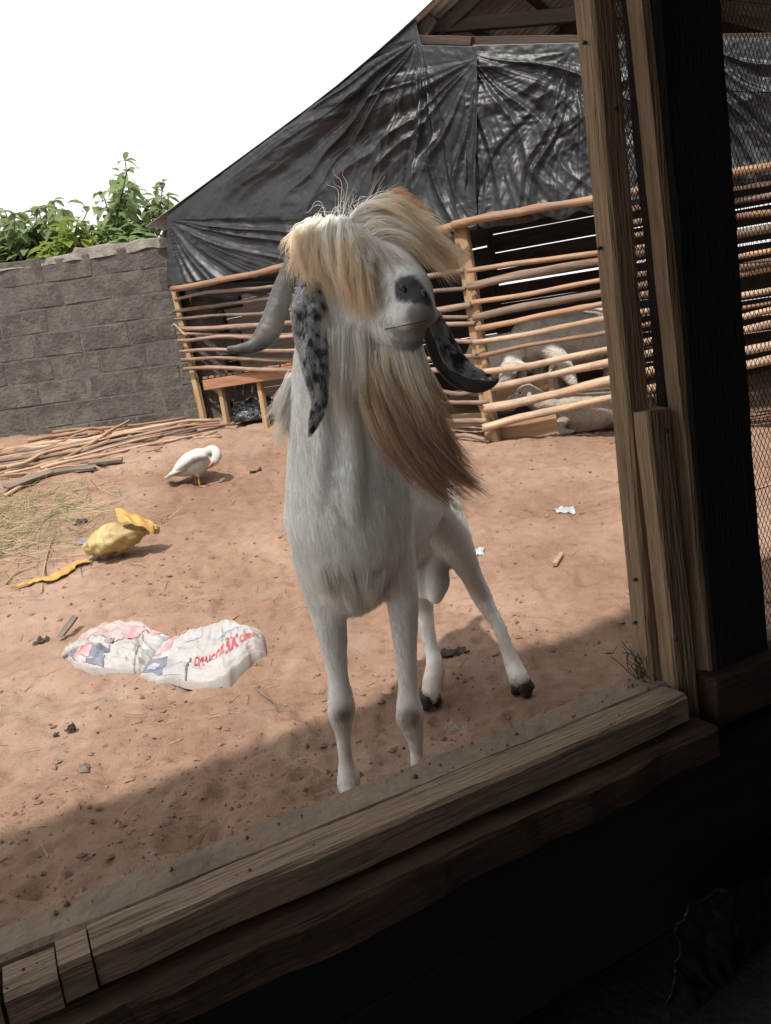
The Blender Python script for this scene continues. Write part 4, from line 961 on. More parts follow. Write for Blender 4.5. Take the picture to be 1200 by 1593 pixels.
def pmask(p, poly, soft):
    d = p - CP; x = 600 + FPX * (d @ CR) / (d @ cf); y = 796.5 - FPX * (d @ CU) / (d @ cf); inside = np.zeros(len(p), bool); dist = np.full(len(p), 1e9)
    x = x + soft * .5 * fbm(p * 60, 3); y = y + soft * .5 * fbm(p * 60 + 9, 3)
    for a_, b_ in zip(poly, np.roll(poly, -1, 0)):
        c_ = ((a_[1] > y) != (b_[1] > y)) & (x < (b_[0] - a_[0]) * (y - a_[1]) / (b_[1] - a_[1] + 1e-9) + a_[0]); inside ^= c_
        e_ = b_ - a_; tq = np.clip(((x - a_[0]) * e_[0] + (y - a_[1]) * e_[1]) / (e_ @ e_), 0, 1); dist = np.minimum(dist, np.hypot(x - a_[0] - tq * e_[0], y - a_[1] - tq * e_[1]))
    sd_ = np.where(inside, dist, -dist); return smooth01((sd_ + soft * .5) / soft) * (p[:, 1] < 1.64)
def nose_mask(p): return np.maximum(pmask(p, PAD, 7), .85 * pmask(p, LIP, 16))
def tint_at(p):
    base = np.array([.885, .885, .865]) * (1 + .06 * fbm(p * 7, 3))[:, None]
    f = np.zeros(len(p)); nz_ = .010 * fbm(p * 45, 3)
    f = nose_mask(p)
    g2 = .75 * pmask(p, LIP, 16); g3 = .6 * pmask(p, CHN, 16); f = pmask(p, PAD, 7); base = base * (1 - g3)[:, None] + np.array([.30, .30, .30]) * g3[:, None]; base = base * (1 - g2)[:, None] + np.array([.10, .10, .105]) * g2[:, None]
    col = base * (1 - f)[:, None] + np.array([.065, .064, .068]) * f[:, None]
    # dark specks round the mouth
    mz = smooth01(1.3 - np.linalg.norm(p - at(625, 490, 1.58), axis=1) / .06)
    sp_ = smooth01((vnoise(p * 190) - .62) * 7) * mz; col = col * (1 - .85 * sp_)[:, None]
    gch = smooth01(1.4 - np.linalg.norm(p - at(645, 520, 1.57), axis=1) / .04) * .55; col = col * (1 - gch)[:, None] + np.array([.2, .195, .19]) * gch[:, None]
    kk = np.zeros(len(p))
    for c, r in knee: kk = np.maximum(kk, smooth01(1.5 - np.linalg.norm(p - c, axis=1) / r))
    col = col * (1 - .8 * kk)[:, None] + np.array([.20, .14, .10]) * (.8 * kk)[:, None]
    # yellowed, dirtier legs below the knee and a faint stain on the breast
    gs = smooth01(1.35 - np.min([np.linalg.norm((p - at(a_, b_, y_)) * [1, 1, .7], axis=1) for a_, b_, y_ in ((680, 895, 2.30), (655, 893, 2.32))], axis=0) / .05) * .8; col = col * (1 - gs)[:, None] + np.array([.24, .21, .20]) * gs[:, None]
    mzl = smooth01(1.5 - np.linalg.norm(p - at(632, 470, 1.58), axis=1) / .065) * .58; col = col * (1 - mzl * (1 - f))[:, None] + np.array([.42, .41, .40]) * (mzl * (1 - f))[:, None]  # grey muzzle: its own grey plus face shade put into the colour
    lo = smooth01((.36 - p[:, 2]) / .35) * (.38 + .5 * np.clip(fbm(p * 22, 3), -.5, .6)); col = col * (1 - lo)[:, None] + np.array([.55, .44, .34]) * lo[:, None]
    return np.clip(col, 0, 1)
cols = tint_at(co)
ca = gme.attributes.new('tint', 'FLOAT_COLOR', 'POINT'); ca.data.foreach_set('color', np.column_stack([cols, np.ones(nv_)]).ravel())
def attr_mat(name, rough=.8, trans=0.0, bump=0.3, bscale=90, gloss=0.0):
    mt = bpy.data.materials.new(name); mt.use_nodes = True; t = mt.node_tree; N = t.nodes; L = t.links; b = N['Principled BSDF']
    at_ = N.new('ShaderNodeAttribute'); at_.attribute_name = 'tint'
    L.new(at_.outputs['Color'], b.inputs['Base Color']); b.inputs['Roughness'].default_value = rough; b.inputs['Specular IOR Level'].default_value = .25
    if bump:
        tcn = N.new('ShaderNodeTexCoord'); n_ = N.new('ShaderNodeTexNoise'); n_.inputs['Scale'].default_value = bscale; n_.inputs['Detail'].default_value = 4; L.new(tcn.outputs['Object'], n_.inputs['Vector'])
        bp = N.new('ShaderNodeBump'); bp.inputs['Strength'].default_value = bump; bp.inputs['Distance'].default_value = .004; L.new(n_.outputs[0], bp.inputs['Height']); L.new(bp.outputs[0], b.inputs['Normal'])
    if trans:
        tr = N.new('ShaderNodeBsdfTranslucent'); L.new(at_.outputs['Color'], tr.inputs[0]); ms = N.new('ShaderNodeMixShader'); ms.inputs[0].default_value = trans
        L.new(b.outputs[0], ms.inputs[1]); L.new(tr.outputs[0], ms.inputs[2]); L.new(ms.outputs[0], N['Material Output'].inputs[0])
    return mt
m_skin = attr_mat('goat_skin', .75)
m_hair = attr_mat('goat_hair', .6, trans=.5, bump=0)
gme.materials.clear(); link('body', gme, m_skin, goat)
def hair(name, S, r0, r1, cols_, parent, label=None):
    n, k, _ = S.shape; hc = bpy.data.hair_curves.new(name); hc.add_curves([k] * n)
    hc.points.foreach_set('position', S.astype(np.float32).ravel())
    rd = np.tile(r0 + (r1 - r0) * np.linspace(0, 1, k) ** 1.5, n).astype(np.float32)
    hc.points.foreach_set('radius', rd)
    a_ = hc.attributes.new('tint', 'FLOAT_COLOR', 'POINT'); a_.data.foreach_set('color', np.concatenate([cols_.reshape(-1, 3), np.ones((n * k, 1))], 1).astype(np.float32).ravel())
    hc.materials.append(m_hair); o = link(name, hc, None, parent)
    if label: o['label'] = label
    return o
# coat
gme.calc_loop_triangles(); nt_ = len(gme.loop_triangles); tri = np.empty(nt_ * 3, np.int32); gme.loop_triangles.foreach_get('vertices', tri); tri = tri.reshape(-1, 3)
vn = np.empty(nv_ * 3); gme.vertices.foreach_get('normal', vn); vn = vn.reshape(-1, 3)
g = np.random.default_rng(9)
ar = np.linalg.norm(np.cross(co[tri[:, 1]] - co[tri[:, 0]], co[tri[:, 2]] - co[tri[:, 0]]), axis=1)
NH = 180000
aw = ar * np.where(co[tri[:, 0], 2] < .45, 1.9, 1.0); ti = g.choice(nt_, NH, p=aw / aw.sum()); bc = g.dirichlet((1, 1, 1), NH)
pp = (co[tri[ti]] * bc[..., None]).sum(1); nn = nrm((vn[tri[ti]] * bc[..., None]).sum(1))
# keep the side that can be seen from the front half space denser: drop part of what faces away
away = ((nn * nrm(pp - CP)).sum(1) > .45) & (g.random(NH) < .6)
nd_ = 2.0 - 1.6 * nose_mask(pp) - .9 * smooth01(1.25 - np.linalg.norm(pp - at(640, 480, 1.55), axis=1) / .07)
keep = ~away & (nd_ > .85); pp, nn = pp[keep], nn[keep]; nd_ = nd_[keep]; NH = len(pp)
bpz = np.array([q[0] for q in bones]); bfl = np.array([q[1] for q in bones]); bln = np.array([q[2] for q in bones]); blf = np.array([q[3] for q in bones]); brd = np.array([q[4] for q in bones])
fl = np.zeros((NH, 3)); ln = np.zeros(NH); lf = np.zeros(NH)
for s in range(0, NH, 8000):
    d = np.linalg.norm(pp[s:s + 8000, None] - bpz[None], axis=2) / (brd[None] + .01); w = np.exp(-d * 4.5); w /= w.sum(1, keepdims=True) + 1e-30
    fl[s:s + 8000] = w @ bfl; ln[s:s + 8000] = w @ bln; lf[s:s + 8000] = w @ blf
fl[:, 2] -= .25
wf = smooth01((1.98 - pp[:, 1]) / .14) * smooth01((pp[:, 2] - .38) / .08); wf = wf * (1 - smooth01((pp[:, 2] - 1.12) / .06)); fl = nrm(fl) * (1 - wf)[:, None] + np.array([.05, .02, -1.]) * wf[:, None]
cn = np.stack([fbm(pp * 26 + 13 * k_, 2) for k_ in range(3)], -1)
fl = nrm(fl) + cn * .22; fl = nrm(fl - nn * (fl * nn).sum(1, keepdims=True))
ln = ln * g.uniform(.55, 1.25, NH) * np.clip((nd_ - .8) / .8, .25, 1)
lf = lf * g.uniform(.5, 1.5, NH)
tt = np.linspace(0, 1, 5)
S = pp[:, None] - nn[:, None] * .001 + ln[:, None, None] * (fl[:, None] * tt[None, :, None] + nn[:, None] * (lf[:, None] * (tt * (1.15 - .75 * tt))[None])[..., None]) + np.array([0, 0, -1.]) * (ln[:, None] * .25 * tt[None] ** 2)[..., None]
S += (g.normal(0, 1, (NH, 5, 3)) * (ln[:, None] * .035 * tt[None])[..., None])
tn = tint_at(pp) * g.uniform(.82, 1.1, (NH, 1)); cc_ = np.repeat(tn[:, None], 5, 1)
hair('coat', S, .00042, .00012, np.clip(cc_, 0, .95), goat)
# hair tufts grown between guide strands
def tuft(name, guides, n, spread, c_root, c_tip, r0=.0004, r1=.0001, kk=14, noise_amp=.008, tipspread=1.8, lenvar=(.72, 1.06), split=.25, label=None, cmid=None, seed=1, ends=(0.0, 1.0), clump=.7, lock_n=45):
    g = np.random.default_rng(seed); G_ = np.array([cat(q, kk) for q in guides]); m_ = len(G_)
    nl = max(4, int(n / lock_n)); lock = g.integers(0, nl, n); loff = g.normal(0, 1, (nl, 3)) * spread
    lkf = g.uniform(0, m_ - 1, nl); lkl = g.uniform(*lenvar, nl)
    f = np.clip(lkf[lock] + g.normal(0, .10, n), 0, m_ - 1.001); i = np.minimum(f.astype(int), m_ - 2); w = (f - i)[:, None, None]
    wl = (lkf - np.minimum(lkf.astype(int), m_ - 2))[:, None, None]; il = np.minimum(lkf.astype(int), m_ - 2)
    LC = G_[il] * (1 - wl) + G_[il + 1] * wl
    t0 = np.linspace(0, 1, kk)
    S = G_[i] * (1 - w) + G_[i + 1] * w
    cl0 = (clump * t0 ** 1.3)[None, :, None]; S = S * (1 - cl0) + LC[lock] * cl0          # strands of a lock draw together towards its tip
    lv = lkl[lock] * g.uniform(.82, 1.08, n)
    idxf = t0[None] * lv[:, None] * (kk - 1); i0 = np.clip(idxf.astype(int), 0, kk - 2); fr_ = (idxf - i0)[..., None]
    ar_ = np.arange(n)[:, None]; S = S[ar_, i0] + (S[ar_, i0 + 1] - S[ar_, i0]) * fr_
    off = g.normal(0, 1, (n, 3)) * spread
    prof = 1 + (tipspread - 1) * t0
    S = S + (off * .5)[:, None] * (1 - .6 * clump * t0)[None, :, None] + (loff[lock] * .8)[:, None] * prof[None, :, None]
    ph = np.stack([vnoise(np.stack([t0[None] * 2.2 + 0 * lock[:, None], lock[:, None] * 3.7 + 0 * t0[None], np.full((n, kk), 9. * k_)], -1)) for k_ in range(3)], -1)
    S = S + ph * noise_amp * (t0 ** 1.2)[None, :, None]
    S = S + g.normal(0, 1, (n, 1, 3)) * (.35 * noise_amp) * (t0 ** 2)[None, :, None]
    c_root, c_tip = np.array(c_root), np.array(c_tip); q = (ends[0] + (ends[1] - ends[0]) * t0)[None, :] + g.uniform(-.15, .15, (n, 1)); q = np.clip(q, 0, 1)[..., None]
    if cmid is None: cl_ = c_root * (1 - q) + c_tip * q
    else:
        cm = np.array(cmid); cl_ = np.where(q < .5, c_root * (1 - 2 * q) + cm * 2 * q, cm * (2 - 2 * q) + c_tip * (2 * q - 1))
    cl_ = cl_ * g.uniform(.8, 1.12, (n, 1, 1)) * (1 + .18 * np.array(vnoise(np.stack([lock * 1.7, lock * .3, 0 * lock + .5], -1))))[:, None, None]
    return hair(name, S, r0, r1, np.clip(cl_, 0, .95), goat, label)
W_, CRM, TAN, ORG, BRN = (.93, .92, .885), (.93, .88, .79), (.87, .70, .50), (.80, .47, .25), (.40, .25, .155)
tuft('forelock', [[Z1(360, 175, 1.76), Z1(318, 215, 1.72), Z1(308, 300, 1.70), Z1(318, 390, 1.69)], [Z1(400, 150, 1.75), Z1(352, 215, 1.70), Z1(352, 320, 1.67), Z1(372, 420, 1.66)], [Z1(450, 142, 1.74), Z1(420, 220, 1.675), Z1(432, 340, 1.645), Z1(462, 450, 1.64)],
                  [Z1(500, 142, 1.73), Z1(490, 230, 1.655), Z1(505, 360, 1.62), Z1(535, 490, 1.61)], [Z1(530, 150, 1.72), Z1(540, 240, 1.635), Z1(560, 370, 1.60), Z1(590, 530, 1.595)], [Z1(545, 160, 1.72), Z1(575, 260, 1.625), Z1(608, 360, 1.59), Z1(618, 480, 1.585)]],
     5000, .0065, W_, TAN, cmid=CRM, seed=3, r0=.0006, clump=.9, tipspread=1.5, lenvar=(.38, 1.12), noise_amp=.020, lock_n=42, label='cream fringe falling over the left of the face')
tuft('forelock', [[Z1(540, 165, 1.73), Z1(575, 120, 1.70), Z1(640, 105, 1.66), Z1(720, 130, 1.63), Z1(800, 190, 1.61), Z1(880, 270, 1.60)], [Z1(560, 150, 1.74), Z1(620, 90, 1.71), Z1(700, 78, 1.68), Z1(790, 120, 1.65), Z1(870, 190, 1.63), Z1(930, 290, 1.62)],
                  [Z1(600, 170, 1.72), Z1(650, 120, 1.68), Z1(720, 125, 1.65), Z1(810, 175, 1.62), Z1(890, 260, 1.61), Z1(945, 325, 1.605)], [Z1(600, 210, 1.69), Z1(660, 170, 1.65), Z1(740, 185, 1.62), Z1(820, 235, 1.60), Z1(890, 290, 1.595), Z1(940, 330, 1.59)], [Z1(630, 240, 1.66), Z1(690, 215, 1.63), Z1(760, 235, 1.61), Z1(820, 275, 1.60), Z1(850, 310, 1.60), Z1(870, 325, 1.6)]],
     5000, .0065, W_, TAN, cmid=CRM, seed=4, r0=.0006, clump=.9, lenvar=(.4, 1.12), noise_amp=.018, lock_n=42, tipspread=2.0, label='windswept tan tipped tuft blowing off the brow')
tuft('forelock', [[Z1(590, 140, 1.74), Z1(640, 88, 1.72), Z1(700, 70, 1.70), Z1(770, 90, 1.69)], [Z1(640, 120, 1.73), Z1(700, 72, 1.70), Z1(760, 75, 1.69), Z1(830, 130, 1.67)]], 1800, .007, CRM, ORG, r0=.0006, seed=5, label='orange stained hair on the crown', noise_amp=.012)
tuft('flyaway_hair', [[Z1(420, 150, 1.75), Z1(400, 130, 1.75), Z1(340, 150, 1.75), Z1(300, 210, 1.75)], [Z1(520, 140, 1.75), Z1(540, 95, 1.75), Z1(560, 70, 1.75), Z1(575, 50, 1.75)], [Z1(600, 120, 1.75), Z1(620, 80, 1.75), Z1(650, 60, 1.75), Z1(690, 55, 1.75)]], 70, .012, W_, CRM, seed=6, noise_amp=.025, tipspread=3, lenvar=(.3, 1), clump=.1, lock_n=3)
tuft('face_hair', [[Z1(555, 190, 1.68), Z1(590, 260, 1.63), Z1(625, 320, 1.60), Z1(650, 375, 1.585)], [Z1(590, 180, 1.68), Z1(630, 250, 1.625), Z1(670, 310, 1.59), Z1(700, 355, 1.57)], [Z1(630, 200, 1.67), Z1(680, 255, 1.62), Z1(720, 305, 1.58), Z1(750, 345, 1.56)]], 2600, .008, (.90, .87, .81), (.84, .80, .74), seed=12, noise_amp=.006, lenvar=(.4, 1))
tuft('beard', [[Z1(565, 575, 1.68), Z1(572, 700, 1.64), Z1(590, 830, 1.615), Z1(640, 980, 1.60), Z1(720, 1100, 1.59), Z1(860, 1240, 1.585)], [Z1(620, 600, 1.65), Z1(640, 730, 1.61), Z1(680, 880, 1.59), Z1(750, 1030, 1.575), Z1(850, 1150, 1.57), Z1(950, 1230, 1.57)],
               [Z1(680, 630, 1.62), Z1(705, 760, 1.59), Z1(760, 910, 1.57), Z1(840, 1050, 1.56), Z1(930, 1150, 1.56), Z1(1020, 1210, 1.56)], [Z1(740, 650, 1.60), Z1(780, 780, 1.58), Z1(830, 910, 1.565), Z1(890, 1040, 1.56), Z1(950, 1130, 1.56), Z1(1010, 1185, 1.56)],
               [Z1(800, 645, 1.595), Z1(840, 760, 1.58), Z1(885, 880, 1.57), Z1(915, 990, 1.565), Z1(945, 1080, 1.565), Z1(990, 1145, 1.565)]],
     7500, .0065, W_, BRN, r0=.0006, clump=.9, cmid=(.88, .78, .62), seed=7, ends=(0.0, 1.08), kk=18, noise_amp=.022, tipspread=1.0, lenvar=(.36, 1.12), lock_n=44, label='long wispy beard, cream at the chin and brown at its tip')
tuft('mane', [[Z1(315, 760, 1.79), Z1(290, 830, 1.77), Z1(262, 900, 1.77), Z1(240, 960, 1.77)], [Z1(305, 830, 1.79), Z1(278, 900, 1.77), Z1(250, 960, 1.77), Z1(232, 1010, 1.77)], [Z1(300, 900, 1.79), Z1(275, 960, 1.77), Z1(252, 1010, 1.77), Z1(240, 1060, 1.77)]], 1700, .010, W_, CRM, seed=8, noise_amp=.014, tipspread=1.6, lenvar=(.3, 1.0), clump=.4, label='cream mane tuft over the shoulder')
tuft('neck_hair', [[Z1(480, 640, 1.66), Z1(480, 780, 1.65), Z1(485, 920, 1.65), Z1(490, 1060, 1.655)], [Z1(530, 600, 1.65), Z1(535, 760, 1.64), Z1(540, 920, 1.64), Z1(545, 1100, 1.65)], [Z1(570, 600, 1.65), Z1(590, 740, 1.64), Z1(605, 900, 1.64), Z1(610, 1080, 1.655)], [Z1(610, 660, 1.655), Z1(625, 800, 1.655), Z1(640, 950, 1.665), Z1(645, 1120, 1.685)]], 3200, .014, W_, (.88, .83, .75), seed=9, noise_amp=.012, tipspread=1.2, lenvar=(.25, .8), clump=.5)
tuft('breast_hair', [[at(480, 885, 1.70), at(490, 912, 1.69), at(503, 932, 1.69)], [at(520, 885, 1.675), at(530, 915, 1.675), at(538, 942, 1.68)], [at(555, 885, 1.675), at(556, 915, 1.675), at(556, 945, 1.68)], [at(590, 890, 1.70), at(588, 915, 1.69), at(580, 935, 1.69)]], 1300, .012, W_, (.88, .83, .75), seed=10, noise_amp=.010, lenvar=(.4, 1), tipspread=1.0)
# ears
m_ear = attr_mat('ear_skin', .75, bump=.4)
def ear_tint(p, uu, vv, dark):
    q = p * 58; n_ = fbm(q, 4, .6) + .3 * fbm(q * 3.1, 2); k = smooth01(n_ * 1.35 + .86 - dark - .35 * (1 - np.abs(vv)) * smooth01((uu - .2) / .3))
    k = np.clip(k + .55 * np.abs(vv) ** 4 - .35 * smooth01((uu - .86) / .08), 0, 1)[..., None]
    return np.array([.06, .06, .066]) * (1 - k) + np.array([.55, .55, .545]) * k
m_horn = mat('horn', (0.085, 0.082, 0.08), (0.05, 0.048, 0.047), rough=.5, scale=18, stretch=(1, 1, 1), bump=.15, bscale=60, spec=.4, rnd=.05)
def ear(center, hw, twist, name='ear', curl=.45, label=None, dark=.0):
    c = cat(center, 40); w = cat(np.array(hw, float)[:, None], 40)[:, 0]; tg = nrm(np.gradient(c, axis=0)); v = np.linspace(-1, 1, 13)
    rows = []
    for i in range(40):
        side = nrm(np.cross(tg[i], (0, 1, 0))); f = nrm(np.cross(side, tg[i])); tw = twist[0] + (twist[1] - twist[0]) * i / 39
        s2 = side * math.cos(tw) + f * math.sin(tw); f2 = -side * math.sin(tw) + f * math.cos(tw)
        rows.append(c[i] + np.outer(v * w[i], s2) + np.outer((v ** 2 - .4) * w[i] * curl * (1 + .4 * math.sin(i * .5)) + .08 * w[i] * np.sin(v * 6 + i * .4), f2))
    R_ = np.array(rows); o = grid_obj(name, R_[..., 0], R_[..., 1], R_[..., 2], m_ear, goat, thick=.006)
    uu, vv = np.meshgrid(np.linspace(0, 1, 40), v, indexing='ij'); tc_ = ear_tint(R_, uu, vv, dark)
    a_ = o.data.attributes.new('tint', 'FLOAT_COLOR', 'POINT'); a_.data.foreach_set('color', np.concatenate([tc_, np.ones(tc_.shape[:2] + (1,))], -1).ravel())
    sb = o.modifiers.new('sub', 'SUBSURF'); sb.levels = sb.render_levels = 1
    # short fur, lying towards the tip
    g = np.random.default_rng(int(dark * 100) + 3); n = 5200; fu, fv = g.uniform(0, 38.9, n), g.uniform(0, 11.9, n); i0, j0 = fu.astype(int), fv.astype(int); a0, b0 = (fu - i0)[:, None], (fv - j0)[:, None]
    pt = R_[i0, j0] * (1 - a0) * (1 - b0) + R_[i0 + 1, j0] * a0 * (1 - b0) + R_[i0, j0 + 1] * (1 - a0) * b0 + R_[i0 + 1, j0 + 1] * a0 * b0
    dn = nrm(R_[i0 + 1, j0] - R_[i0, j0]); nn_ = nrm(np.cross(dn, R_[i0, j0 + 1] - R_[i0, j0])); nn_ *= np.sign((nn_ * (CP - pt)).sum(1, keepdims=True)); q_ = np.linspace(0, 1, 4)
    l_ = g.uniform(.005, .011, n); pt = pt + nn_ * .003
    S_ = pt[:, None] + (l_[:, None] * q_)[..., None] * dn[:, None] + (l_[:, None] * .3 * q_)[..., None] * nn_[:, None] + g.normal(0, .0008, (n, 4, 3)) * q_[None, :, None]
    tc2 = ear_tint(pt, fu / 39, fv / 6 - 1, dark) * g.uniform(.75, 1.15, (n, 1)); hair('ear_fur', S_, .0004, .00012, np.clip(np.repeat(tc2[:, None], 4, 1), 0, .9), o)
    if label: o['label'] = label
    return o
pxm = .3833 * 1.68 / 1200
ear([Z1(385, 385, 1.70), Z1(372, 470, 1.655), Z1(370, 570, 1.63), Z1(385, 690, 1.62), Z1(402, 790, 1.62), Z1(410, 870, 1.62), Z1(392, 945, 1.625), Z1(377, 1000, 1.63)], np.array([52, 66, 66, 56, 44, 32, 22, 3]) * pxm, (.2, -.5), label='grey white ear with black blotches hanging straight down')
ear([Z1(870, 505, 1.68), Z1(905, 590, 1.66), Z1(950, 680, 1.65), Z1(1010, 742, 1.645), Z1(1060, 765, 1.64), Z1(1088, 772, 1.64)], np.array([20, 36, 44, 36, 20, 4]) * pxm, (.3, .9), dark=.35, label='mottled ear swung out past the beard')
def horn(pts, hw, label):
    c = cat(pts, 70); w = cat(np.array(hw, float)[:, None], 70)[:, 0] * pxm
    w = w * (1 + .05 * np.abs(np.sin(np.arange(70) * 1.25)) ** .6 * np.linspace(1, .2, 70) + .03 * vnoise(np.column_stack([np.arange(70) * .7, np.zeros(70) + len(label), np.zeros(70)])))
    h = MB(); h.tube(c, w, 16, ref=(0, 1, 0), aspect=w * .55, round_ends=True); o = link('horn', h.mesh('horn'), m_horn, goat); o['label'] = label
horn([Z1(330, 240, 1.79), Z1(298, 320, 1.80), Z1(262, 420, 1.80), Z1(230, 520, 1.79), Z1(196, 600, 1.78), Z1(140, 648, 1.77), Z1(85, 660, 1.76), Z1(38, 657, 1.76)], [30, 34, 42, 47, 48, 30, 20, 8], 'dark grey horn curving down and out with a flared tip')
horn([Z1(800, 420, 1.74), Z1(860, 560, 1.72), Z1(910, 690, 1.70), Z1(975, 775, 1.685), Z1(1045, 808, 1.68), Z1(1100, 803, 1.68), Z1(1132, 792, 1.68)], [32, 42, 46, 40, 30, 20, 6], 'dark grey horn behind the mottled ear')
# muzzle details, eyes, hooves
m_dark = mat('dark_wet', (0.018, 0.016, 0.016), (0.010, 0.009, 0.009), rough=.35, scale=30, spec=.5, rnd=0)
dg = bpy.context.evaluated_depsgraph_get()
from mathutils.bvhtree import BVHTree
bvh = BVHTree.FromPolygons([Vector(c_) for c_ in co.tolist()], [tuple(t_) for t_ in tri.tolist()])
def on_goat(a, b_, lift=.0):
    d = Vector(nrm(ray(a, b_))); h = bvh.ray_cast(Vector(CP), d)
    return np.array(h[0]) + np.array(h[1]) * lift
m_lip = mat('lip_crease', (0.075, 0.06, 0.055), (0.04, 0.032, 0.03), rough=.6, scale=40, rnd=0)
mo = MB(); mo.tube(cat([on_goat(a, b_, .0004) for a, b_ in [(600, 512), (615, 509), (630, 506), (645, 503), (657, 500), (664, 498)]], 16), np.array([.0018] + [.0010] * 14 + [.0005]), 6); link('mouth', mo.mesh('mouth'), m_lip, goat)
for pts in ([(620, 443), (627, 448), (632, 455)], [(656, 450), (661, 457), (662, 464)]):
    no = MB(); no.tube(cat([on_goat(*q, -.001) for q in pts], 8), [.002, .0045, .006, .0065, .006, .0055, .004, .002], 8); link('nostril', no.mesh('nostril'), m_dark, goat)
for (a, b_) in ((494, 446),):
    e = on_goat(a, b_, .0); no = MB(); dd = nrm(CP - e); no.tube([e - dd * .012, e - dd * .003, e + dd * .004], [.010, .013, .006], 10, round_ends=True); link('eye', no.mesh('eye'), m_dark, goat)
def hoof(top, tip, w, label=None):
    """two claws side by side, standing on the ground"""
    top = np.array(top, float); tip = np.array(tip, float); d = tip - top; d[2] = 0; d = nrm(d) if np.linalg.norm(d) > 1e-4 else np.array([0, -1., 0]); sd = np.cross(d, (0, 0, 1)); zg = zt(tip[0], tip[1])
    h = MB()
    for s in (-1, 1):
        c0 = top + sd * s * w * .45 + [0, 0, .006]
        c1_ = np.array([tip[0], tip[1], zg + .016]) + sd * s * w * .5 - d * .018; c2 = np.array([tip[0], tip[1], zg + .008]) + sd * s * w * .35
        h.tube(cat([c0, (c0 + c1_) / 2, c1_, c2], 8), np.array([.75, .8, .85, .85, .82, .75, .55, .25]) * w * .58, 10, aspect=np.array([.8, .9, 1, 1, .95, .8, .6, .3]) * w * .75)
    o = link('hoof', h.mesh('hoof'), m_hoof, goat)
def foot(a, b_): return Gt(a, b_)
hoof(at(546, 1238, 1.748), foot(550, 1264), .03); hoof(at(659, 1235, 1.772), foot(663, 1260), .03)
hoof(at(670, 1080, 2.285), foot(667, 1099), .037); hoof(at(810, 1062, 2.27), foot(819, 1083), .037)
# ------------------------------------------------------------------ shelter the picture is taken from
SZ = .416
SA, SB = atz(0, 1440, SZ), atz(985, 1050, SZ); SB[2] = SA[2] = 0
es = nrm(SB - SA); en = np.array([-es[1], es[0], 0])
def W(s, n, z): return SB + es * s + en * n + np.array([0, 0, z])
def sn(a, b_, z): q = atz(a, b_, z) - SB; return float(q @ es), float(q @ en)
def pvs(a, b_, n):
    d = ray(a, b_); tq = (np.dot(en[:2], SB[:2] - CP[:2]) + n) / np.dot(en[:2], d[:2]); return CP + d * tq
shelter = empty('timber_shelter', W(0, -1.5, -.05), 'dark timber shelter with sill, posts and wire mesh framing the view', 'shelter')
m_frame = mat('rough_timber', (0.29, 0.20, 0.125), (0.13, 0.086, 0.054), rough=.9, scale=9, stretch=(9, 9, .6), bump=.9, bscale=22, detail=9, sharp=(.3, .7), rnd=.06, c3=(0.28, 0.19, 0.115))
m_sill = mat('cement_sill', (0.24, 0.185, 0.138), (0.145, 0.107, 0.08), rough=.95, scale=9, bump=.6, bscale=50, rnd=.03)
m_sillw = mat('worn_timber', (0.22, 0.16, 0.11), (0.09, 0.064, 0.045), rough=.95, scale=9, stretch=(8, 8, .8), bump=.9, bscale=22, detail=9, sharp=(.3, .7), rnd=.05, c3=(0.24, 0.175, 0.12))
m_inside = mat('shaded_timber', (0.016, 0.013, 0.012), (0.009, 0.0075, 0.007), rough=.9, scale=4, stretch=(5, 5, .5), bump=.4, bscale=25, rnd=.1)  # near-black colour stands in for the shade inside the shelter
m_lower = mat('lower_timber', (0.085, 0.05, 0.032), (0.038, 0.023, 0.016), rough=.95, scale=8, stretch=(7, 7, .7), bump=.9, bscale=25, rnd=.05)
def ledge(name, s0, s1, n0, n1_, z0, z1, mt, rough=.003, seed=0, rings=70):
    """a long beam lying along the opening with a worn, uneven outline"""
    sec = np.array([(n1_, z0), (n1_, z1 - .006), (n1_ - .006, z1), ((n0 + n1_) / 2, z1), (n0 + .006, z1), (n0, z1 - .006), (n0, z0)])
    sv = np.linspace(s0, s1, rings)[:, None]; nn_ = np.broadcast_to(sec[None, :, 0], (rings, 7)); zz_ = np.broadcast_to(sec[None, :, 1], (rings, 7))
    q = np.stack([sv * 9 + seed + 0 * nn_, nn_ * 40, zz_ * 40 + np.arange(7)[None]], -1)
    nn_ = nn_ + rough * fbm(q, 3); zz_ = zz_ + .4 * rough * fbm(q + 50, 3)
    rs = list(SB + es * sv[..., None] + en * nn_[..., None] + np.array([0, 0, 1.]) * zz_[..., None])
    F4 = frame(SB, es, (0, 0, 1)); Fi = np.array(F4.inverted())
    rs = [r_ @ Fi[:3, :3].T + Fi[:3, 3] for r_ in rs]
    mbx = MB(); mbx.loft(rs); return link(name, mbx.mesh(name, False), mt, shelter, F4)
ledge('sill', -3.0, 3.0, -.068, 0, .10, SZ, m_sill, .004, 1, 160)
dusty(m_sill, .5, (.30, .19, .13), 9, .45, .7); dusty(m_sillw, .45, (.30, .20, .14), 7, .5, .75); dusty(m_frame, .5, (.15, .11, .08), 6, .5, .75)
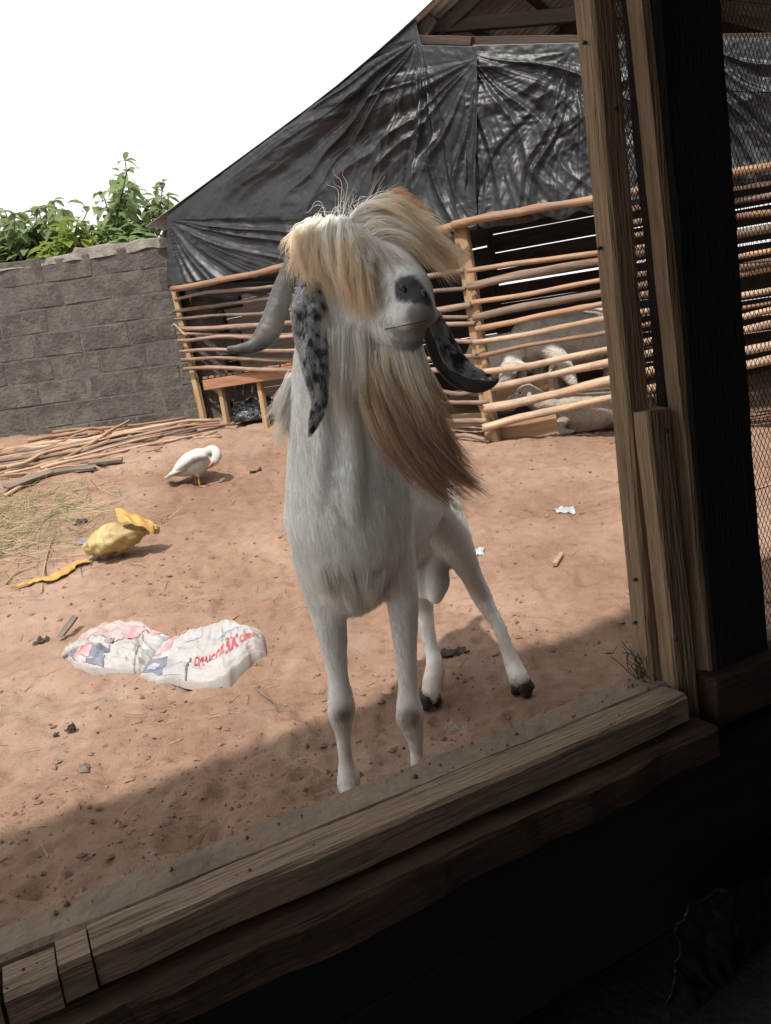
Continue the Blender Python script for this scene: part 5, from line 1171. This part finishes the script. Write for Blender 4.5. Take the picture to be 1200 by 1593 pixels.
# dirt lying on the sill
g = np.random.default_rng(31); n = 260; ss = g.uniform(-1.3, 0, n); nn = g.uniform(-.125, -.004, n); sz = .0008 * (6) ** (g.random(n) ** 3)
v_ = ico_v[None] * (1 + g.uniform(-.35, .35, (n, 6, 1))) * sz[:, None, None]; v_ = v_ + (SB + es * ss[:, None] + en * nn[:, None] + np.array([0, 0, 1.]) * (SZ + .001 + sz * .2)[:, None])[:, None]
me = bpy.data.meshes.new('sill_dirt'); me.from_pydata(v_.reshape(-1, 3).tolist(), [], (np.array(ico_f)[None] + 6 * np.arange(n)[:, None, None]).reshape(-1, 3).tolist()); me.update()
link('sill_dirt', me, m_clod, shelter)['kind'] = 'stuff'
# foundation face under the sill towards the yard is the sill itself; inner beam in pieces at its left end
cut = [sn(2, 1520, SZ)[0], sn(88, 1495, SZ)[0], sn(140, 1470, SZ)[0]]
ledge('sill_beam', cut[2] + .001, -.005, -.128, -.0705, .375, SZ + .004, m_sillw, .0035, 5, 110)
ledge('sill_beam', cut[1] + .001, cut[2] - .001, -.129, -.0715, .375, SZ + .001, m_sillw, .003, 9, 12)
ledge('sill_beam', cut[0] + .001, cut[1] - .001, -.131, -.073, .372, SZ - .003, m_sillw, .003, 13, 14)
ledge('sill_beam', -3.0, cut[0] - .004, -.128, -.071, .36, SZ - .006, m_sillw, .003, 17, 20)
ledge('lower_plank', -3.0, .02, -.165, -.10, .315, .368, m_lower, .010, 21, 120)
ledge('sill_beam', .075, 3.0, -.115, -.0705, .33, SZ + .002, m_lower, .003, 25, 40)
zz = -.15
while zz < .25:
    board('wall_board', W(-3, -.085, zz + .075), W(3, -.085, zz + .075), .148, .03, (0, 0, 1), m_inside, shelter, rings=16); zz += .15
# front post with a split strip nailed beside it
def wp(s, n, z): return W(s, n, z)
board('post', wp(.026, -.024, .395), wp(.008, -.024, 2.6), .050, .042, es, m_frame, shelter, rough=.0012, rings=30)
tz = pvs(1005, 640, -.065)[2]
board('split_strip', wp(.046, -.066, .25), wp(.024, -.066, tz), .050, .036, es, m_frame, shelter, rough=.002, rings=20, ends=.006)
# torn wire ends at the foot of the post
tw = MB()
g = np.random.default_rng(3)
for k in range(16):
    p0 = W(g.uniform(-.012, .006), g.uniform(-.045, .0), SZ + .0); pts = [p0]
    for q in range(5): pts.append(pts[-1] + es * g.normal(-.003, .008) + en * g.normal(0, .007) + np.array([0, 0, g.uniform(.006, .016)]))
    tw.tube(cat(pts, 14), .0007, 5)
link('frayed_wire', tw.mesh('frayed_wire'), m_dark, shelter)['kind'] = 'stuff'
# heavy post
s_a = sn(1064, 1012, SZ)[0]; 
pL = pvs(1112, 1005, -.09); pR = pvs(1194, 985, -.09); sL, sR = float((pL - SB) @ es), float((pR - SB) @ es)
pLt = pvs(1011, 0, -.09); pRt = pvs(1129, 0, -.09); tL, tR = float((pLt - SB) @ es), float((pRt - SB) @ es)
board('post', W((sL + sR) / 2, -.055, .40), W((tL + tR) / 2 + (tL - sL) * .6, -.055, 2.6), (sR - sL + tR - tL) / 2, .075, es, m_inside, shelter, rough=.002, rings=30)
# bark edged slab on the lit flank of the heavy post
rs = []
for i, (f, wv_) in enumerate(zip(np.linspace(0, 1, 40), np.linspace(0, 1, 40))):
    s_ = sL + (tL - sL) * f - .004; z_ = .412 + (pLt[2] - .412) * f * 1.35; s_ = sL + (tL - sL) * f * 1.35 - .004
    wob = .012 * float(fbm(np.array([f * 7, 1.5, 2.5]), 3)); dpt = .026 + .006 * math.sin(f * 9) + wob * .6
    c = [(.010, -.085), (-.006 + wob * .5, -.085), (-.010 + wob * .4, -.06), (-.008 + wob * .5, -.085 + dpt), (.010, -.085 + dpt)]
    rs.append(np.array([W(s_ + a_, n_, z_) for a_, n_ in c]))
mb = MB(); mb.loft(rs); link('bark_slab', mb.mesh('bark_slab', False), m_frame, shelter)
# wire mesh panels (diamond netting) behind the posts
m_wire = mat('rusty_wire', (0.10, 0.07, 0.055), (0.05, 0.036, 0.03), rough=.6, scale=30, spec=.4, rnd=0)
def netting(s0, s1, z0, z1, n_, cell, r, seed, flare=0.0):
    mbx = MB(); cols_ = int((s1 - s0) / cell); rows_ = int((z1 - z0) / (cell * .9)); P = np.zeros((rows_ + 1, cols_ + 1, 3)); 
    I, J = np.meshgrid(np.arange(rows_ + 1), np.arange(cols_ + 1), indexing='ij')
    sj = s0 + (J + .5 * (I % 2)) * cell; z = z0 + I * cell * .9
    wv2 = vnoise(np.stack([sj * 14 + seed, z * 5, 0 * z + .3], -1)); sj = sj + .006 * vnoise(np.stack([z * 8, 0 * z + seed, sj * 3], -1))
    P = SB + es * (sj - .022 * (z - z0) / 1.2)[..., None] + en * (n_ + .012 * wv2)[..., None] + np.array([0, 0, 1.]) * z[..., None]
    segs = []
    for i in range(rows_):
        for j in range(cols_ + 1):
            segs.append((P[i, j], P[i + 1, j])); jj = j + 1 if i % 2 else j - 1
            if 0 <= jj <= cols_: segs.append((P[i, j], P[i + 1, jj]))
    A = np.array([q[0] for q in segs]); B = np.array([q[1] for q in segs]); d = nrm(B - A); s_ = nrm(np.cross(d, en)); u_ = np.cross(d, s_)
    offs = [s_ * r, -s_ * r * .5 + u_ * r * .87, -s_ * r * .5 - u_ * r * .87]
    V_ = np.stack([A + offs[0], A + offs[1], A + offs[2], B + offs[0], B + offs[1], B + offs[2]], 1).reshape(-1, 3)
    F_ = (np.array([[0, 1, 4, 3], [1, 2, 5, 4], [2, 0, 3, 5]])[None] + 6 * np.arange(len(segs))[:, None, None]).reshape(-1, 4)
    me = bpy.data.meshes.new('wire_mesh'); me.from_pydata(V_.tolist(), [], F_.tolist()); me.update()
    o = link('wire_mesh', me, m_wire, shelter); o['kind'] = 'stuff'; return o
netting(.045, sL + .03, .42, 1.9, -.045, .0062, .0005, 1)
netting(.06, sL + .01, .45, 1.8, -.012, .0105, .0007, 4)
netting(sR - .03, sR + .75, .42, 1.9, -.03, .0115, .0007, 2)
for k in range(9):
    hb = MB(); z = .55 + k * .14; hb.tube([W(sR - .03 + q * .2, -.03 + .006 * math.sin(q * 2 + k), z + .006 * math.sin(q + k)) for q in range(5)], .0009, 5); link('tie_wire', hb.mesh('tie_wire'), m_wire, shelter)
for k in range(3):
    hb = MB(); s_ = sL - .075 + k * .017; hb.tube([W(s_ - .004 * q + .004 * math.sin(q * 1.3 + k), -.022, .45 + q * .13) for q in range(9)], .0011, 5); link('tie_wire', hb.mesh('tie_wire'), m_wire, shelter)
# far side posts, plate, roof and the closed dark sides behind the camera
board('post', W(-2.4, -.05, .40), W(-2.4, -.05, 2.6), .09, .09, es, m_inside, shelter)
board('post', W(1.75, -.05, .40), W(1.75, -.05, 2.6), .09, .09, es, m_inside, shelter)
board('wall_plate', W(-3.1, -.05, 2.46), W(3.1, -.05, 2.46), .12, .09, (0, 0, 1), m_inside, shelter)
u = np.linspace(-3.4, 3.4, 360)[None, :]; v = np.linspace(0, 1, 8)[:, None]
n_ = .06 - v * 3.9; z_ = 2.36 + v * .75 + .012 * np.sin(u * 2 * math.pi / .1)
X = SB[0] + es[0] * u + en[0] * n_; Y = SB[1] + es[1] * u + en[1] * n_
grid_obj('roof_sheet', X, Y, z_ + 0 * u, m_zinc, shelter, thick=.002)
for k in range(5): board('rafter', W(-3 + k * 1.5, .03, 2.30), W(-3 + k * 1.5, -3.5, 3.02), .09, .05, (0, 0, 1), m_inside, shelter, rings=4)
for (a, b_) in (((3.1, 0), (3.1, -3.5)), ((-3.1, -3.5), (3.1, -3.5))):          # unseen left end opened to let fill light onto the goat
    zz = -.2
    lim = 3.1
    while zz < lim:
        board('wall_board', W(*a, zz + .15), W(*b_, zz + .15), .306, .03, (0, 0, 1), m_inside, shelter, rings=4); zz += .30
u = np.linspace(-3.1, 3.1, 60)[None, :]; v = np.linspace(-.11, -3.6, 40)[:, None]
zf = .0 + .008 * fbm(np.stack(np.broadcast_arrays(u * 3, v * 3, 0 * u * v), -1), 3)
grid_obj('floor', SB[0] + es[0] * u + en[0] * v, SB[1] + es[1] * u + en[1] * v, zf, mat('shade_floor', (0.03, 0.023, 0.018), (0.016, 0.012, 0.01), rough=.95, scale=14, bump=.6, bscale=60), shelter, thick=.01)  # near-black sheet added over the earth floor in place of shade
# nail heads
m_nail = mat('nail', (0.05, 0.042, 0.038), (0.025, 0.02, 0.018), rough=.5, scale=60)
for (s_, n_, z_, ax_) in ((-.004, -.02, .52, 0), (-.005, -.03, .60, 0), (-.010, -.018, 1.15, 0), (-.013, -.026, 1.45, 0), (.03, -.046, .75, 1), (.02, -.086, .50, 1), (.035, -.086, .85, 1), (.022, -.046, 1.35, 1)):
    p = W(s_, n_, z_); d_ = -es if ax_ == 0 else -en; nb = MB(); nb.tube([p - d_ * .004, p + d_ * .002], [.0028, .0034], 8); link('nail', nb.mesh('nail'), m_nail, shelter)
# crumpled black plastic hanging low on the inside wall
u = np.linspace(0, 1, 70)[None, :]; v = np.linspace(0, 1, 70)[:, None]
c00, c10, c01, c11 = pvs(1060, 1400, -.20), pvs(1260, 1330, -.20), pvs(1030, 1560, -.24), pvs(1290, 1640, -.24)
P = (c00 * (1 - u[..., None]) + c10 * u[..., None]) * (1 - v[..., None]) + (c01 * (1 - u[..., None]) + c11 * u[..., None]) * v[..., None]
q = np.stack(np.broadcast_arrays(u * 3.5, v * 2.2, 0 * u * v + 3), -1)
P = P + en * ((1 - 2 * np.abs(fbm(q + .5 * fbm(q, 2)[..., None], 4))) * .014)[..., None] * -1
m_pl2 = mat('clear_dirty_plastic', (0.018, 0.016, 0.015), (0.010, 0.009, 0.009), rough=.38, scale=6, bump=.15, bscale=20, spec=.6, rnd=0)
o = grid_obj('plastic_sheet', P[..., 0], P[..., 1], P[..., 2], m_pl2, None, thick=.001); tag(o, 'crumpled dark plastic sheet glinting in the black corner under the sill', 'plastic sheet')
